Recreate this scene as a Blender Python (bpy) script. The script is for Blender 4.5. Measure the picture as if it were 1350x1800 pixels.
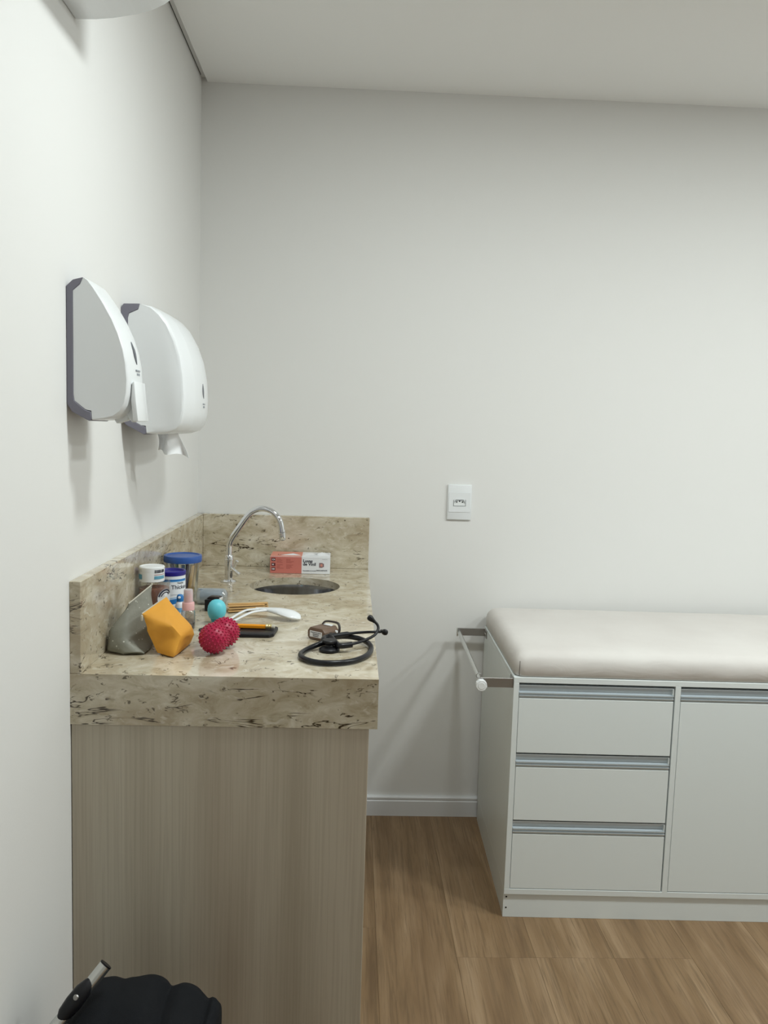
import bpy, bmesh, math, random
from mathutils import Vector, Matrix, noise

random.seed(7)
for o in list(bpy.data.objects):
    bpy.data.objects.remove(o, do_unlink=True)
scene = bpy.context.scene
C = scene.collection
PI = math.pi
R = math.radians

# ------------------------------------------------------------------ camera
def look_axes(pitch, yaw, roll):
    p, y, r = R(pitch), R(yaw), R(roll)
    f = Vector((math.sin(y)*math.cos(p), math.cos(y)*math.cos(p), math.sin(p)))
    a = Vector((math.cos(y), -math.sin(y), 0))
    u = a.cross(f)
    return a*math.cos(r)+u*math.sin(r), -a*math.sin(r)+u*math.cos(r), f

cam_data = bpy.data.cameras.new('camera')
cam = bpy.data.objects.new('camera', cam_data)
C.objects.link(cam)
ax, au, af = look_axes(-5.7207, 2.2466, 1.788)
mw = Matrix((ax, au, -af)).transposed().to_4x4()
mw.translation = Vector((0.5034, -2.6655, 1.306))
cam.matrix_world = mw
cam_data.sensor_fit = 'VERTICAL'
cam_data.sensor_height = 24
cam_data.sensor_width = 18
cam_data.lens = 1429.4*24/1800
cam_data.clip_start = 0.02
scene.camera = cam

# ------------------------------------------------------------------ world, exposure
world = bpy.data.worlds.new('world')
scene.world = world
world.use_nodes = True
world.node_tree.nodes['Background'].inputs[0].default_value = (0.75, 0.82, 0.9, 1)
world.node_tree.nodes['Background'].inputs[1].default_value = 0.3
vs = scene.view_settings
vs.view_transform = 'Standard'
vs.look = 'None'
vs.gamma = 1
vs.use_curve_mapping = False
vs.exposure = 0.0
LAMP_POWER = 15.0
LAMP_COLOR = (0.92, 0.99, 0.985)
LAMPS = [(0.80, -1.33, 0.80), (1.80, -1.33, 1.0), (2.75, -1.33, 1.0), (1.00, -3.3, 0.12), (2.40, -3.3, 0.12)]  # last two entries: weak fill lights added behind the camera
ROOM_X, ROOM_Y, CEIL = 3.2, -4.6, 2.366

# ------------------------------------------------------------------ colour and materials
def lin(c):
    c /= 255.0
    return c/12.92 if c <= 0.04045 else ((c+0.055)/1.055)**2.4
def rgb(r, g, b):
    return (lin(r), lin(g), lin(b), 1)

class NT:
    def __init__(s, name):
        s.m = bpy.data.materials.new(name)
        s.m.use_nodes = True
        s.t = s.m.node_tree
        s.b = s.t.nodes['Principled BSDF']
        s.out = s.t.nodes['Material Output']
    def n(s, typ, **kw):
        nd = s.t.nodes.new(typ)
        for k, v in kw.items():
            if k in nd.inputs.keys():
                nd.inputs[k].default_value = v
            else:
                setattr(nd, k, v)
        return nd
    def l(s, a, b):
        s.t.links.new(a, b)
    def coord(s, scale=(1, 1, 1), kind='Object', rot=(0, 0, 0), rand=0):
        tc = s.n('ShaderNodeTexCoord')
        mp = s.n('ShaderNodeMapping')
        mp.inputs['Scale'].default_value = scale
        mp.inputs['Rotation'].default_value = rot
        if rand:
            oi = s.n('ShaderNodeObjectInfo')
            mu = s.n('ShaderNodeVectorMath', operation='SCALE')
            mu.inputs[0].default_value = (rand, rand*1.7, rand*0.6)
            s.l(oi.outputs['Random'], mu.inputs['Scale'])
            ad = s.n('ShaderNodeVectorMath', operation='ADD')
            s.l(tc.outputs[kind], ad.inputs[0])
            s.l(mu.outputs[0], ad.inputs[1])
            s.l(ad.outputs[0], mp.inputs['Vector'])
        else:
            s.l(tc.outputs[kind], mp.inputs['Vector'])
        return mp.outputs[0]
    def noise(s, vec, scale, detail=4, rough=0.55, dist=0.0):
        nd = s.n('ShaderNodeTexNoise')
        nd.inputs['Scale'].default_value = scale
        nd.inputs['Detail'].default_value = detail
        nd.inputs['Roughness'].default_value = rough
        nd.inputs['Distortion'].default_value = dist
        s.l(vec, nd.inputs['Vector'])
        return nd.outputs['Fac']
    def ramp(s, fac, stops):
        nd = s.n('ShaderNodeValToRGB')
        e = nd.color_ramp.elements
        while len(e) < len(stops):
            e.new(0.5)
        for k, (p, c) in enumerate(stops):
            e[k].position = p
            e[k].color = c if isinstance(c, tuple) else (c, c, c, 1)
        s.l(fac, nd.inputs[0])
        return nd.outputs[0]
    def mix(s, fac, a, b, mode='MIX'):
        nd = s.n('ShaderNodeMix', data_type='RGBA', blend_type=mode)
        for v, i in ((fac, 0), (a, 6), (b, 7)):
            if hasattr(v, 'links'):
                s.l(v, nd.inputs[i])
            else:
                nd.inputs[i].default_value = v
        return nd.outputs[2]
    def mul(s, a, b):
        nd = s.n('ShaderNodeMath', operation='MULTIPLY')
        for v, i in ((a, 0), (b, 1)):
            if hasattr(v, 'links'):
                s.l(v, nd.inputs[i])
            else:
                nd.inputs[i].default_value = v
        return nd.outputs[0]
    def bump(s, h, strength=0.2, dist=0.001):
        nd = s.n('ShaderNodeBump')
        nd.inputs['Strength'].default_value = strength
        nd.inputs['Distance'].default_value = dist
        s.l(h, nd.inputs['Height'])
        s.l(nd.outputs[0], s.b.inputs['Normal'])

def plain(name, col, rough=0.5, metal=0.0, spec=0.5, grain=0.0, gscale=200, coat=0.0, var=0.0):
    m = NT(name)
    m.b.inputs['Roughness'].default_value = rough
    m.b.inputs['Metallic'].default_value = metal
    m.b.inputs['Specular IOR Level'].default_value = spec
    m.b.inputs['Coat Weight'].default_value = coat
    v = m.coord()
    if var:
        nz = m.noise(v, gscale*0.25, 3)
        dk = tuple(c*(1-var) for c in col[:3])+(1,)
        lt = tuple(min(1, c*(1+var)) for c in col[:3])+(1,)
        m.l(m.ramp(nz, [(0.3, dk), (0.7, lt)]), m.b.inputs['Base Color'])
    else:
        m.b.inputs['Base Color'].default_value = col
    if grain:
        m.bump(m.noise(v, gscale, 3), grain, 0.001)
    return m.m

def clear(name, tint=(1, 1, 1, 1), gloss=0.12, rough=0.05, haze=0.0):
    """thin clear plastic: see-through film with a little gloss"""
    m = NT(name)
    tr = m.n('ShaderNodeBsdfTransparent')
    tr.inputs[0].default_value = tint
    gl = m.n('ShaderNodeBsdfGlossy')
    gl.inputs['Roughness'].default_value = rough
    lw = m.n('ShaderNodeLayerWeight')
    lw.inputs['Blend'].default_value = 0.35
    rp = m.ramp(lw.outputs['Facing'], [(0.0, gloss*0.35), (1.0, min(1, gloss*4))])
    mx = m.n('ShaderNodeMixShader')
    m.l(rp, mx.inputs[0]); m.l(tr.outputs[0], mx.inputs[1]); m.l(gl.outputs[0], mx.inputs[2])
    last = mx
    if haze:
        df = m.n('ShaderNodeBsdfDiffuse')
        df.inputs[0].default_value = tint
        m2 = m.n('ShaderNodeMixShader')
        m2.inputs[0].default_value = haze
        m.l(mx.outputs[0], m2.inputs[1]); m.l(df.outputs[0], m2.inputs[2])
        last = m2
    m.l(last.outputs[0], m.out.inputs['Surface'])
    return m.m

M = {}
M['wall'] = plain('wall_paint', (0.79, 0.785, 0.765, 1), 0.75, 0, 0.25, 0.10, 260)
M['ceiling'] = plain('ceiling_paint', (0.90, 0.90, 0.885, 1), 0.85, 0, 0.2, 0.06, 180)
M['baseboard'] = plain('baseboard_paint', (0.74, 0.745, 0.75, 1), 0.4, 0, 0.4)
M['profile'] = plain('grey_ceiling_profile', (0.80, 0.80, 0.78, 1), 0.6)
M['subfloor'] = plain('subfloor', rgb(92, 72, 50), 0.8)
M['dark_gap'] = plain('dark_gap', (0.02, 0.02, 0.02, 1), 0.9)

def marble(name, big):
    m = NT(name)
    v = m.coord((1, 1, 2.0), rot=(0.10, 0.06, 0.5))
    a = m.noise(v, 16, 8, 0.66, 0.8)
    base = m.ramp(a, [(0.30, rgb(161, 148, 123)), (0.45, rgb(190, 179, 155)), (0.57, rgb(207, 198, 178)), (0.72, rgb(224, 218, 202))])
    pt = m.noise(v, 5, 3, 0.5, 0.8)
    base = m.mix(m.ramp(pt, [(0.45, 0.0), (0.64, 0.55)]), base, rgb(164, 147, 120))
    wh = m.noise(v, 34, 4, 0.6, 0.6)
    base = m.mix(m.ramp(wh, [(0.58, 0.0), (0.70, 0.7)]), base, rgb(216, 209, 193))
    vv = m.coord((0.50, 0.50, 2.4), rot=(0.10, 0.06, 0.35))
    g = m.noise(vv, 15, 3.5, 0.60, 0.8)
    gm = m.ramp(m.noise(vv, 9, 2, 0.5), [(0.535, 0.0), (0.57, 1.0)])
    v1 = m.mul(m.ramp(g, [(0.482, 0.0), (0.493, 1.0), (0.507, 1.0), (0.520, 0.0)]), gm)
    vw = m.coord((1.0, 1.0, 1.8), rot=(0.05, 0.1, -0.5))
    g2 = m.noise(vw, 40, 2.5, 0.55, 0.7)
    gm2 = m.ramp(m.noise(vw, 38, 2, 0.5), [(0.60-0.03*(1-big), 0.0), (0.64-0.03*(1-big), 1.0)])
    v2 = m.mul(m.ramp(g2, [(0.470, 0.0), (0.490, 0.9), (0.510, 0.9), (0.53, 0.0)]), gm2)
    col = m.mix(m.mul(v1, big), base, rgb(66, 55, 40))
    col = m.mix(v2, col, rgb(86, 76, 58))
    m.l(col, m.b.inputs['Base Color'])
    m.b.inputs['Roughness'].default_value = 0.10
    m.b.inputs['Specular IOR Level'].default_value = 0.6
    return m.m
M['marble'] = marble('beige_marble', 1.0)
M['marble_top'] = marble('beige_marble_flecked', 0.0)

def wood_panel():
    m = NT('pale_grey_wood')
    v = m.coord((1, 1, 0.06))
    a = m.noise(v, 10, 3, 0.5, 0.3)
    col = m.ramp(a, [(0.30, rgb(174, 164, 146)), (0.5, rgb(188, 179, 161)), (0.70, rgb(198, 190, 173))])
    v2 = m.coord((1, 1, 0.014))
    f = m.noise(v2, 240, 3, 0.6, 0.15)
    col = m.mix(m.ramp(f, [(0.40, 0.26), (0.56, 0.0)]), col, rgb(148, 136, 117))
    v3 = m.coord((1, 1, 0.12))
    b = m.noise(v3, 4, 2, 0.5, 0.5)
    col = m.mix(m.ramp(b, [(0.48, 0.0), (0.64, 0.25)]), col, rgb(172, 150, 130))
    m.l(col, m.b.inputs['Base Color'])
    m.b.inputs['Roughness'].default_value = 0.5
    m.bump(f, 0.05, 0.001)
    return m.m
M['wood_panel'] = wood_panel()

def plank():
    m = NT('floor_plank_wood')
    v = m.coord((1, 0.07, 1), rand=3.1)
    a = m.noise(v, 17, 4, 0.55, 0.8)
    col = m.ramp(a, [(0.28, rgb(108, 85, 60)), (0.44, rgb(134, 108, 78)), (0.58, rgb(150, 124, 94)), (0.74, rgb(168, 143, 114))])
    v2 = m.coord((1, 0.035, 1), rand=5.3)
    f = m.noise(v2, 170, 4, 0.65, 0.6)
    col = m.mix(m.ramp(f, [(0.36, 0.45), (0.52, 0.0)]), col, rgb(86, 68, 48))
    v3 = m.coord((1, 0.22, 1), rand=2.2)
    b = m.noise(v3, 8, 3, 0.5, 1.4)
    col = m.mix(m.ramp(b, [(0.50, 0.0), (0.66, 0.40)]), col, rgb(110, 84, 58))
    oi = m.n('ShaderNodeObjectInfo')
    col = m.mix(m.ramp(oi.outputs['Random'], [(0.0, 0.0), (1.0, 0.22)]), col, rgb(136, 111, 84))
    m.l(col, m.b.inputs['Base Color'])
    m.b.inputs['Roughness'].default_value = 0.45
    m.b.inputs['Specular IOR Level'].default_value = 0.35
    m.bump(f, 0.10, 0.001)
    return m.m
M['plank'] = plank()

M['laminate'] = plain('white_laminate', (0.76, 0.805, 0.80, 1), 0.38, 0, 0.4, 0.03, 500)
M['aluminium'] = plain('brushed_aluminium', (0.58, 0.64, 0.68, 1), 0.38, 0.45, 0.5)
M['steel'] = plain('bracket_steel', (0.36, 0.35, 0.34, 1), 0.35, 0.9, 0.5, 0.1, 300)
M['rod'] = plain('rod_steel', (0.62, 0.63, 0.61, 1), 0.26, 0.95)
M['chrome'] = plain('chrome', (0.80, 0.81, 0.83, 1), 0.07, 1.0)
M['sink'] = plain('sink_steel', (0.36, 0.37, 0.40, 1), 0.12, 1.0)
M['white_plastic'] = plain('white_plastic', (0.82, 0.84, 0.85, 1), 0.25, 0, 0.5)
M['soft_white'] = plain('matt_white_plastic', (0.80, 0.82, 0.82, 1), 0.45)
M['grey_plastic'] = plain('grey_plastic', rgb(122, 120, 132), 0.5)
M['shadow_slot'] = plain('slot_grey', rgb(104, 106, 112), 0.6)
M['black_plastic'] = plain('black_plastic', (0.008, 0.008, 0.010, 1), 0.4, 0, 0.3)
M['black_rubber'] = plain('black_rubber', (0.008, 0.008, 0.010, 1), 0.3, 0, 0.35)
M['black_cloth'] = plain('black_cloth', (0.008, 0.009, 0.011, 1), 0.9, 0, 0.2, 0.6, 900)
M['hole'] = plain('hole_black', (0.006, 0.006, 0.006, 1), 0.9)

def upholstery():
    m = NT('cream_upholstery')
    v = m.coord((1, 1, 1))
    a = m.noise(v, 5, 3)
    m.l(m.ramp(a, [(0.3, rgb(208, 203, 198)), (0.7, rgb(215, 211, 206))]), m.b.inputs['Base Color'])
    m.b.inputs['Roughness'].default_value = 0.55
    m.b.inputs['Specular IOR Level'].default_value = 0.25
    w = m.noise(m.coord((1, 1, 2)), 14, 3, 0.5, 1.0)
    m.bump(w, 0.22, 0.006)
    return m.m
M['upholstery'] = upholstery()
M['tissue'] = plain('tissue_paper', (0.86, 0.87, 0.88, 1), 0.9, 0, 0.1, 0.15, 500)
M['blue_lid'] = plain('blue_lid', rgb(44, 86, 160), 0.35)
M['navy_lid'] = plain('navy_lid', rgb(34, 26, 128), 0.35)
M['clear'] = clear('clear_plastic', (0.94, 0.96, 0.97, 1), 0.12)
M['clear_rose'] = clear('clear_bottle', (0.93, 0.92, 0.92, 1), 0.14)
M['clear_grey'] = clear('smoky_clear', (0.88, 0.91, 0.93, 1), 0.16, 0.08, 0.10)
M['grey_liner'] = plain('grey_liner', rgb(148, 160, 168), 0.4)
M['jar_glass'] = clear('jar_glass', (0.95, 0.95, 0.94, 1), 0.08, 0.04, 0.02)
M['brown_powder'] = plain('brown_powder', rgb(118, 66, 42), 0.9, 0, 0.2, 0.4, 300, 0, 0.25)
M['label_white'] = plain('white_label', (0.80, 0.82, 0.86, 1), 0.5)
M['print_black'] = plain('black_print', rgb(44, 46, 60), 0.6)
M['print_blue'] = plain('blue_print', rgb(36, 116, 184), 0.45)
M['print_pale'] = plain('pale_blue_print', rgb(118, 178, 226), 0.45)
M['socket_line'] = plain('socket_gap_grey', rgb(96, 100, 100), 0.6)
M['print_teal'] = plain('teal_print', rgb(96, 158, 184), 0.5)
M['print_grey'] = plain('grey_print', rgb(150, 154, 160), 0.6)
M['pink'] = plain('pink_plastic', rgb(233, 182, 180), 0.35)
M['pink_clear'] = clear('cap_clear', (0.96, 0.92, 0.93, 1), 0.14, 0.05, 0.25)
M['cyan'] = plain('cyan_rubber', rgb(104, 206, 220), 0.42, 0, 0.5, 0.1, 120)
M['teal'] = plain('teal_band', rgb(60, 158, 168), 0.5)
M['crimson'] = plain('crimson_rubber', rgb(166, 16, 62), 0.42, 0, 0.45)
M['device'] = plain('brown_plastic', rgb(104, 82, 66), 0.4)
M['dark_strap'] = plain('dark_strap', rgb(52, 42, 38), 0.45)
M['pencil'] = plain('pencil_paint', rgb(232, 150, 22), 0.35)
M['ferrule'] = plain('ferrule_brass', (0.80, 0.68, 0.34, 1), 0.28, 0.8)
M['salmon'] = plain('salmon_card', rgb(204, 120, 108), 0.5, 0, 0.4)
M['card_white'] = plain('white_card', (0.80, 0.81, 0.83, 1), 0.5, 0, 0.4)
M['salmon_pale'] = plain('pale_salmon_card', rgb(222, 146, 128), 0.5)
M['maroon'] = plain('maroon_print', rgb(98, 40, 46), 0.6)
M['emblem'] = plain('emblem_print', rgb(142, 112, 114), 0.6)
M['maroon_soft'] = plain('soft_maroon_print', rgb(160, 76, 70), 0.6)
M['sticks'] = plain('stick_wood', rgb(206, 172, 120), 0.6, 0, 0.3, 0.1, 200, 0, 0.15)
M['stick_b'] = plain('stick_tan', rgb(208, 168, 112), 0.6, 0, 0.3, 0.1, 200, 0, 0.1)
M['stick_blue'] = plain('stick_blue', rgb(92, 122, 158), 0.5)
M['stick_green'] = plain('stick_green', rgb(96, 150, 112), 0.5)
M['stick_dark'] = plain('stick_plum', rgb(112, 104, 124), 0.5)

def dotted_cloth():
    m = NT('grey_green_cloth')
    v = m.coord((1, 1, 1))
    vo = m.n('ShaderNodeTexVoronoi')
    vo.inputs['Scale'].default_value = 95
    m.l(v, vo.inputs['Vector'])
    dots = m.ramp(vo.outputs['Distance'], [(0.13, 1.0), (0.18, 0.0)])
    gate = m.ramp(m.noise(v, 60, 1), [(0.42, 0.0), (0.46, 0.8)])
    a = m.noise(v, 30, 3)
    base = m.ramp(a, [(0.3, rgb(124, 124, 113)), (0.7, rgb(140, 140, 129))])
    m.l(m.mix(m.mul(dots, gate), base, rgb(214, 214, 204)), m.b.inputs['Base Color'])
    m.b.inputs['Roughness'].default_value = 0.6
    m.bump(m.noise(v, 45, 3), 0.35, 0.004)
    return m.m
M['dotted'] = dotted_cloth()
M['ochre'] = plain('ochre_cloth', rgb(222, 158, 60), 0.62, 0, 0.3, 0.30, 60, 0, 0.06)
M['zip'] = plain('zip_tape', rgb(190, 186, 172), 0.6)

# ------------------------------------------------------------------ objects
WM = {}
def link(o, parent=None):
    C.objects.link(o)
    if parent:
        o.parent = parent
    return o
def tag(o, label, cat, group=None):
    o['label'] = label; o['category'] = cat
    if group:
        o['group'] = group
    return o
def thing(name, label, cat, loc=(0, 0, 0), rz=0.0, group=None):
    o = bpy.data.objects.new(name, None)
    o.empty_display_size = 0.05
    link(o)
    o.location = loc; o.rotation_euler = (0, 0, rz)
    WM[o] = Matrix.Translation(loc) @ Matrix.Rotation(rz, 4, 'Z')
    return tag(o, label, cat, group)
def finish(name, bm, mat, parent=None, loc=None, world=False, smooth=40, rz=0.0, label=None):
    """one mesh object; world=True: bm is in world space and moved into its parent's / own frame"""
    bmesh.ops.remove_doubles(bm, verts=bm.verts, dist=1e-6)
    bmesh.ops.recalc_face_normals(bm, faces=bm.faces)
    if parent is not None:
        base = WM[parent]
    else:
        base = Matrix.Translation(loc or (0, 0, 0)) @ Matrix.Rotation(rz, 4, 'Z')
    if world:
        bm.transform(base.inverted())
    me = bpy.data.meshes.new(name)
    bm.to_mesh(me); bm.free()
    if smooth:
        me.shade_smooth()
        me.set_sharp_from_angle(angle=R(smooth))
    me.materials.append(M[mat])
    o = bpy.data.objects.new(name, me)
    link(o, parent)
    if parent is None:
        o.location = loc or (0, 0, 0); o.rotation_euler = (0, 0, rz)
    WM[o] = base
    if label:
        o['label'] = label
    return o
def structure(o):
    o['kind'] = 'structure'
    return o

def box(x0, x1, y0, y1, z0, z1, bev=0.0, seg=2, bm=None):
    b = bmesh.new()
    bmesh.ops.create_cube(b, size=1)
    for v in b.verts:
        v.co = Vector((x0+(v.co.x+.5)*(x1-x0), y0+(v.co.y+.5)*(y1-y0), z0+(v.co.z+.5)*(z1-z0)))
    if bev:
        bmesh.ops.bevel(b, geom=b.edges[:], offset=bev, segments=seg, profile=0.5, affect='EDGES')
    return join(bm, b)
def join(bm, b):
    if bm is None:
        return b
    me = bpy.data.meshes.new('t'); b.to_mesh(me); b.free()
    bm.from_mesh(me); bpy.data.meshes.remove(me)
    return bm
def prism(poly, a0, a1, axis='y', bev=0.0, seg=2, bm=None):
    """poly: 2-D outline; axis y: (x,z) outline run from y=a0 to a1; axis x: (y,z); axis z: (x,y)"""
    b = bmesh.new()
    def P(p, a):
        return {'y': (p[0], a, p[1]), 'x': (a, p[0], p[1]), 'z': (p[0], p[1], a)}[axis]
    A = [b.verts.new(P(p, a0)) for p in poly]
    B = [b.verts.new(P(p, a1)) for p in poly]
    n = len(poly)
    b.faces.new(A); b.faces.new(B[::-1])
    for i in range(n):
        b.faces.new((A[i], B[i], B[(i+1) % n], A[(i+1) % n]))
    bmesh.ops.recalc_face_normals(b, faces=b.faces)
    if bev:
        bmesh.ops.bevel(b, geom=b.edges[:], offset=bev, segments=seg, profile=0.5, affect='EDGES', clamp_overlap=True)
    return join(bm, b)
def lathe(prof, seg=40, c=(0, 0, 0), bm=None, axis='z'):
    b = bmesh.new()
    rings = []
    for r, z in prof:
        if r < 1e-6:
            rings.append([b.verts.new((0, 0, z))])
        else:
            rings.append([b.verts.new((r*math.cos(2*PI*k/seg), r*math.sin(2*PI*k/seg), z)) for k in range(seg)])
    for i in range(len(rings)-1):
        p, q = rings[i], rings[i+1]
        for k in range(seg):
            k2 = (k+1) % seg
            if len(p) == 1 and len(q) == 1:
                continue
            if len(p) == 1:
                b.faces.new((p[0], q[k], q[k2]))
            elif len(q) == 1:
                b.faces.new((p[k], p[k2], q[0]))
            else:
                b.faces.new((p[k], p[k2], q[k2], q[k]))
    m = Matrix.Identity(4)
    if axis == 'x':
        m = Matrix.Rotation(PI/2, 4, 'Y')
    elif axis == 'y':
        m = Matrix.Rotation(-PI/2, 4, 'X')
    elif isinstance(axis, Vector):
        m = axis.to_track_quat('Z', 'Y').to_matrix().to_4x4()
    b.transform(Matrix.Translation(c) @ m)
    return join(bm, b)
def curve(pts, n=8, closed=False):
    P = [Vector(p) for p in pts]
    out = []
    N = len(P)
    rng = range(N if closed else N-1)
    for i in rng:
        if closed:
            p0, p1, p2, p3 = P[i-1], P[i], P[(i+1) % N], P[(i+2) % N]
        else:
            p0, p1, p2, p3 = P[max(i-1, 0)], P[i], P[i+1], P[min(i+2, N-1)]
        for k in range(n):
            t = k/n
            out.append(0.5*((2*p1)+(-p0+p2)*t+(2*p0-5*p1+4*p2-p3)*t*t+(-p0+3*p1-3*p2+p3)*t**3))
    if not closed:
        out.append(P[-1])
    return out
def tube(pts, r, seg=12, closed=False, bm=None, flat=1.0):
    b = bmesh.new()
    P = [Vector(p) for p in pts]
    N = len(P)
    rad = r if isinstance(r, (list, tuple)) else [r]*N
    rings = []
    t0 = (P[1]-P[0]).normalized()
    up = Vector((0, 0, 1)) if abs(t0.z) < 0.9 else Vector((1, 0, 0))
    nrm = (up - t0*up.dot(t0)).normalized()
    for i in range(N):
        a = P[(i-1) % N] if (closed or i > 0) else P[i]
        c = P[(i+1) % N] if (closed or i < N-1) else P[i]
        t = (c-a).normalized()
        nrm = (nrm - t*nrm.dot(t)).normalized()
        bn = t.cross(nrm)
        rings.append([b.verts.new(P[i]+nrm*(rad[i]*flat*math.cos(2*PI*k/seg))+bn*(rad[i]*math.sin(2*PI*k/seg))) for k in range(seg)])
    for i in range(N if closed else N-1):
        p, q = rings[i], rings[(i+1) % N]
        for k in range(seg):
            b.faces.new((p[k], p[(k+1) % seg], q[(k+1) % seg], q[k]))
    if not closed:
        b.faces.new(rings[0]); b.faces.new(rings[-1][::-1])
    return join(bm, b)
def hull(pts, cuts=3, soft=1, amp=0.0, fr=40, bev=0.0):
    b = bmesh.new()
    for p in pts:
        b.verts.new(p)
    res = bmesh.ops.convex_hull(b, input=b.verts[:])
    junk = [g for g in res['geom_interior'] if isinstance(g, bmesh.types.BMVert)]
    if junk:
        bmesh.ops.delete(b, geom=junk, context='VERTS')
    bmesh.ops.dissolve_limit(b, angle_limit=R(4), verts=b.verts[:], edges=b.edges[:])
    if bev:
        bmesh.ops.bevel(b, geom=b.edges[:], offset=bev, segments=2, profile=0.5, affect='EDGES', clamp_overlap=True)
    bmesh.ops.triangulate(b, faces=b.faces[:])
    bmesh.ops.subdivide_edges(b, edges=b.edges[:], cuts=cuts, use_grid_fill=True)
    for k in range(soft):
        bmesh.ops.smooth_vert(b, verts=b.verts[:], factor=0.5, use_axis_x=True, use_axis_y=True, use_axis_z=True)
    if amp:
        b.normal_update()
        for v in b.verts:
            v.co += v.normal*(amp*noise.noise(v.co*fr))
    return b
def patch(r, a0, a1, z0, z1, seg=16, c=(0, 0, 0), slant=0.0):
    """piece of a cylinder skin for print on round things; a=0 faces -y, grows to +x"""
    b = bmesh.new()
    lo, hi = [], []
    for k in range(seg+1):
        a = a0+(a1-a0)*k/seg
        x, y = r*math.sin(a), -r*math.cos(a)
        s = slant*(k/seg)
        lo.append(b.verts.new((c[0]+x, c[1]+y, c[2]+z0+s)))
        hi.append(b.verts.new((c[0]+x, c[1]+y, c[2]+z1+s)))
    for k in range(seg):
        b.faces.new((lo[k], lo[k+1], hi[k+1], hi[k]))
    return b
def text_mesh(s, size, bold=0.0, spacing=1.0):
    cu = bpy.data.curves.new('t', 'FONT')
    cu.body = s; cu.size = size; cu.offset = bold; cu.space_character = spacing; cu.resolution_u = 3
    ob = bpy.data.objects.new('t', cu)
    C.objects.link(ob)
    dg = bpy.context.evaluated_depsgraph_get()
    me = bpy.data.meshes.new_from_object(ob.evaluated_get(dg))
    bpy.data.objects.remove(ob, do_unlink=True)
    b = bmesh.new(); b.from_mesh(me); bpy.data.meshes.remove(me)
    return b
def text_flat(s, size, o, ux=(1, 0, 0), uy=(0, 0, 1), bold=0.0, spacing=1.0):
    b = text_mesh(s, size, bold, spacing)
    ux, uy, o = Vector(ux), Vector(uy), Vector(o)
    for v in b.verts:
        v.co = o+ux*v.co.x+uy*v.co.y
    return b
def text_round(s, size, r, a, z, bold=0.0):
    b = text_mesh(s, size, bold)
    bmesh.ops.triangulate(b, faces=b.faces[:])
    for v in b.verts:
        t = a+v.co.x/r
        v.co = Vector((r*math.sin(t), -r*math.cos(t), z+v.co.y))
    return b

# ================================================================== THE ROOM
X1, Y1, H = ROOM_X, ROOM_Y, CEIL
structure(finish('wall_back', box(-0.15, X1+0.15, 0, 0.15, -0.1, H+0.2), 'wall', smooth=0))
structure(finish('wall_left', box(-0.15, 0, Y1, 0, -0.1, H+0.2), 'wall', smooth=0))
structure(finish('wall_right', box(X1, X1+0.15, Y1, 0, -0.1, H+0.2), 'wall', smooth=0))
structure(finish('wall_front', box(-0.15, X1+0.15, Y1-0.15, Y1, -0.1, H+0.2), 'wall', smooth=0))
# plasterboard ceiling stops short of the left wall: narrow recessed shadow gap
cl = finish('ceiling', box(0.0184, X1, Y1, 0, H, H+0.013, 0), 'ceiling', smooth=0)
structure(cl)
finish('recess_strip', box(0, X1, Y1, 0, H+0.013, H+0.05), 'profile', cl, smooth=0)
finish('recess_shadow_joint', box(0.0, 0.0016, Y1, -0.02, H+0.0118, H+0.013), 'dark_gap', cl, smooth=0)

fl = structure(finish('floor', box(0, X1, Y1, 0, -0.1, -0.004), 'subfloor', smooth=0))
pw, pl = 0.2, 1.22
plank_mesh = None
joint = {1: -0.30, 2: -0.64, 3: -1.05, 4: -0.76, 5: -0.76, 6: -0.76, 7: -0.35}
for i in range(0, 17):
    xa = -0.005+pw*i
    xb = min(xa+pw, X1)
    j = joint.get(i, -random.uniform(0.1, 1.2))
    cuts = [0.0]
    y = j
    while y > 0: y -= pl
    while y > Y1:
        cuts.append(y); y -= pl
    cuts.append(Y1)
    for k in range(len(cuts)-1):
        ya, yb = cuts[k+1], cuts[k]
        x_0, x_1 = max(xa, 0), xb
        full = abs((yb-ya)-pl) < 1e-4 and abs(x_1-x_0-pw) < 1e-4
        if full and plank_mesh:
            o = bpy.data.objects.new('plank', plank_mesh)
            link(o, fl)
        else:
            w, l = x_1-x_0, yb-ya
            o = finish('plank', box(-w/2+0.0002, w/2-0.0002, -l/2+0.0002, l/2-0.0002, -0.004, 0, 0.0003, 1), 'plank', smooth=0)
            o.parent = fl
            if full:
                plank_mesh = o.data
        o.location = ((x_0+x_1)/2, (ya+yb)/2, 0)

def baseboard(name, x0, x1, y0, y1, axis):
    prof = [(0, 0), (0.014, 0), (0.014, 0.052), (0.0115, 0.0545), (0.0115, 0.057), (0.013, 0.059), (0.013, 0.0645), (0.010, 0.068), (0, 0.068)]
    if axis == 'x':
        b = prism([(-p[0], p[1]) for p in prof], x0, x1, 'x')
    elif axis == 'l':
        b = prism(prof, y0, y1, 'y')
    else:
        b = prism([(X1-p[0], p[1]) for p in prof], y0, y1, 'y')
    return structure(finish(name, b, 'baseboard', smooth=30))
baseboard('baseboard_back', 0.546, X1-0.014, 0, 0, 'x')
baseboard('baseboard_left', 0, 0, Y1, -1.215, 'l')
baseboard('baseboard_right', 0, 0, Y1, 0, 'r')

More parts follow.
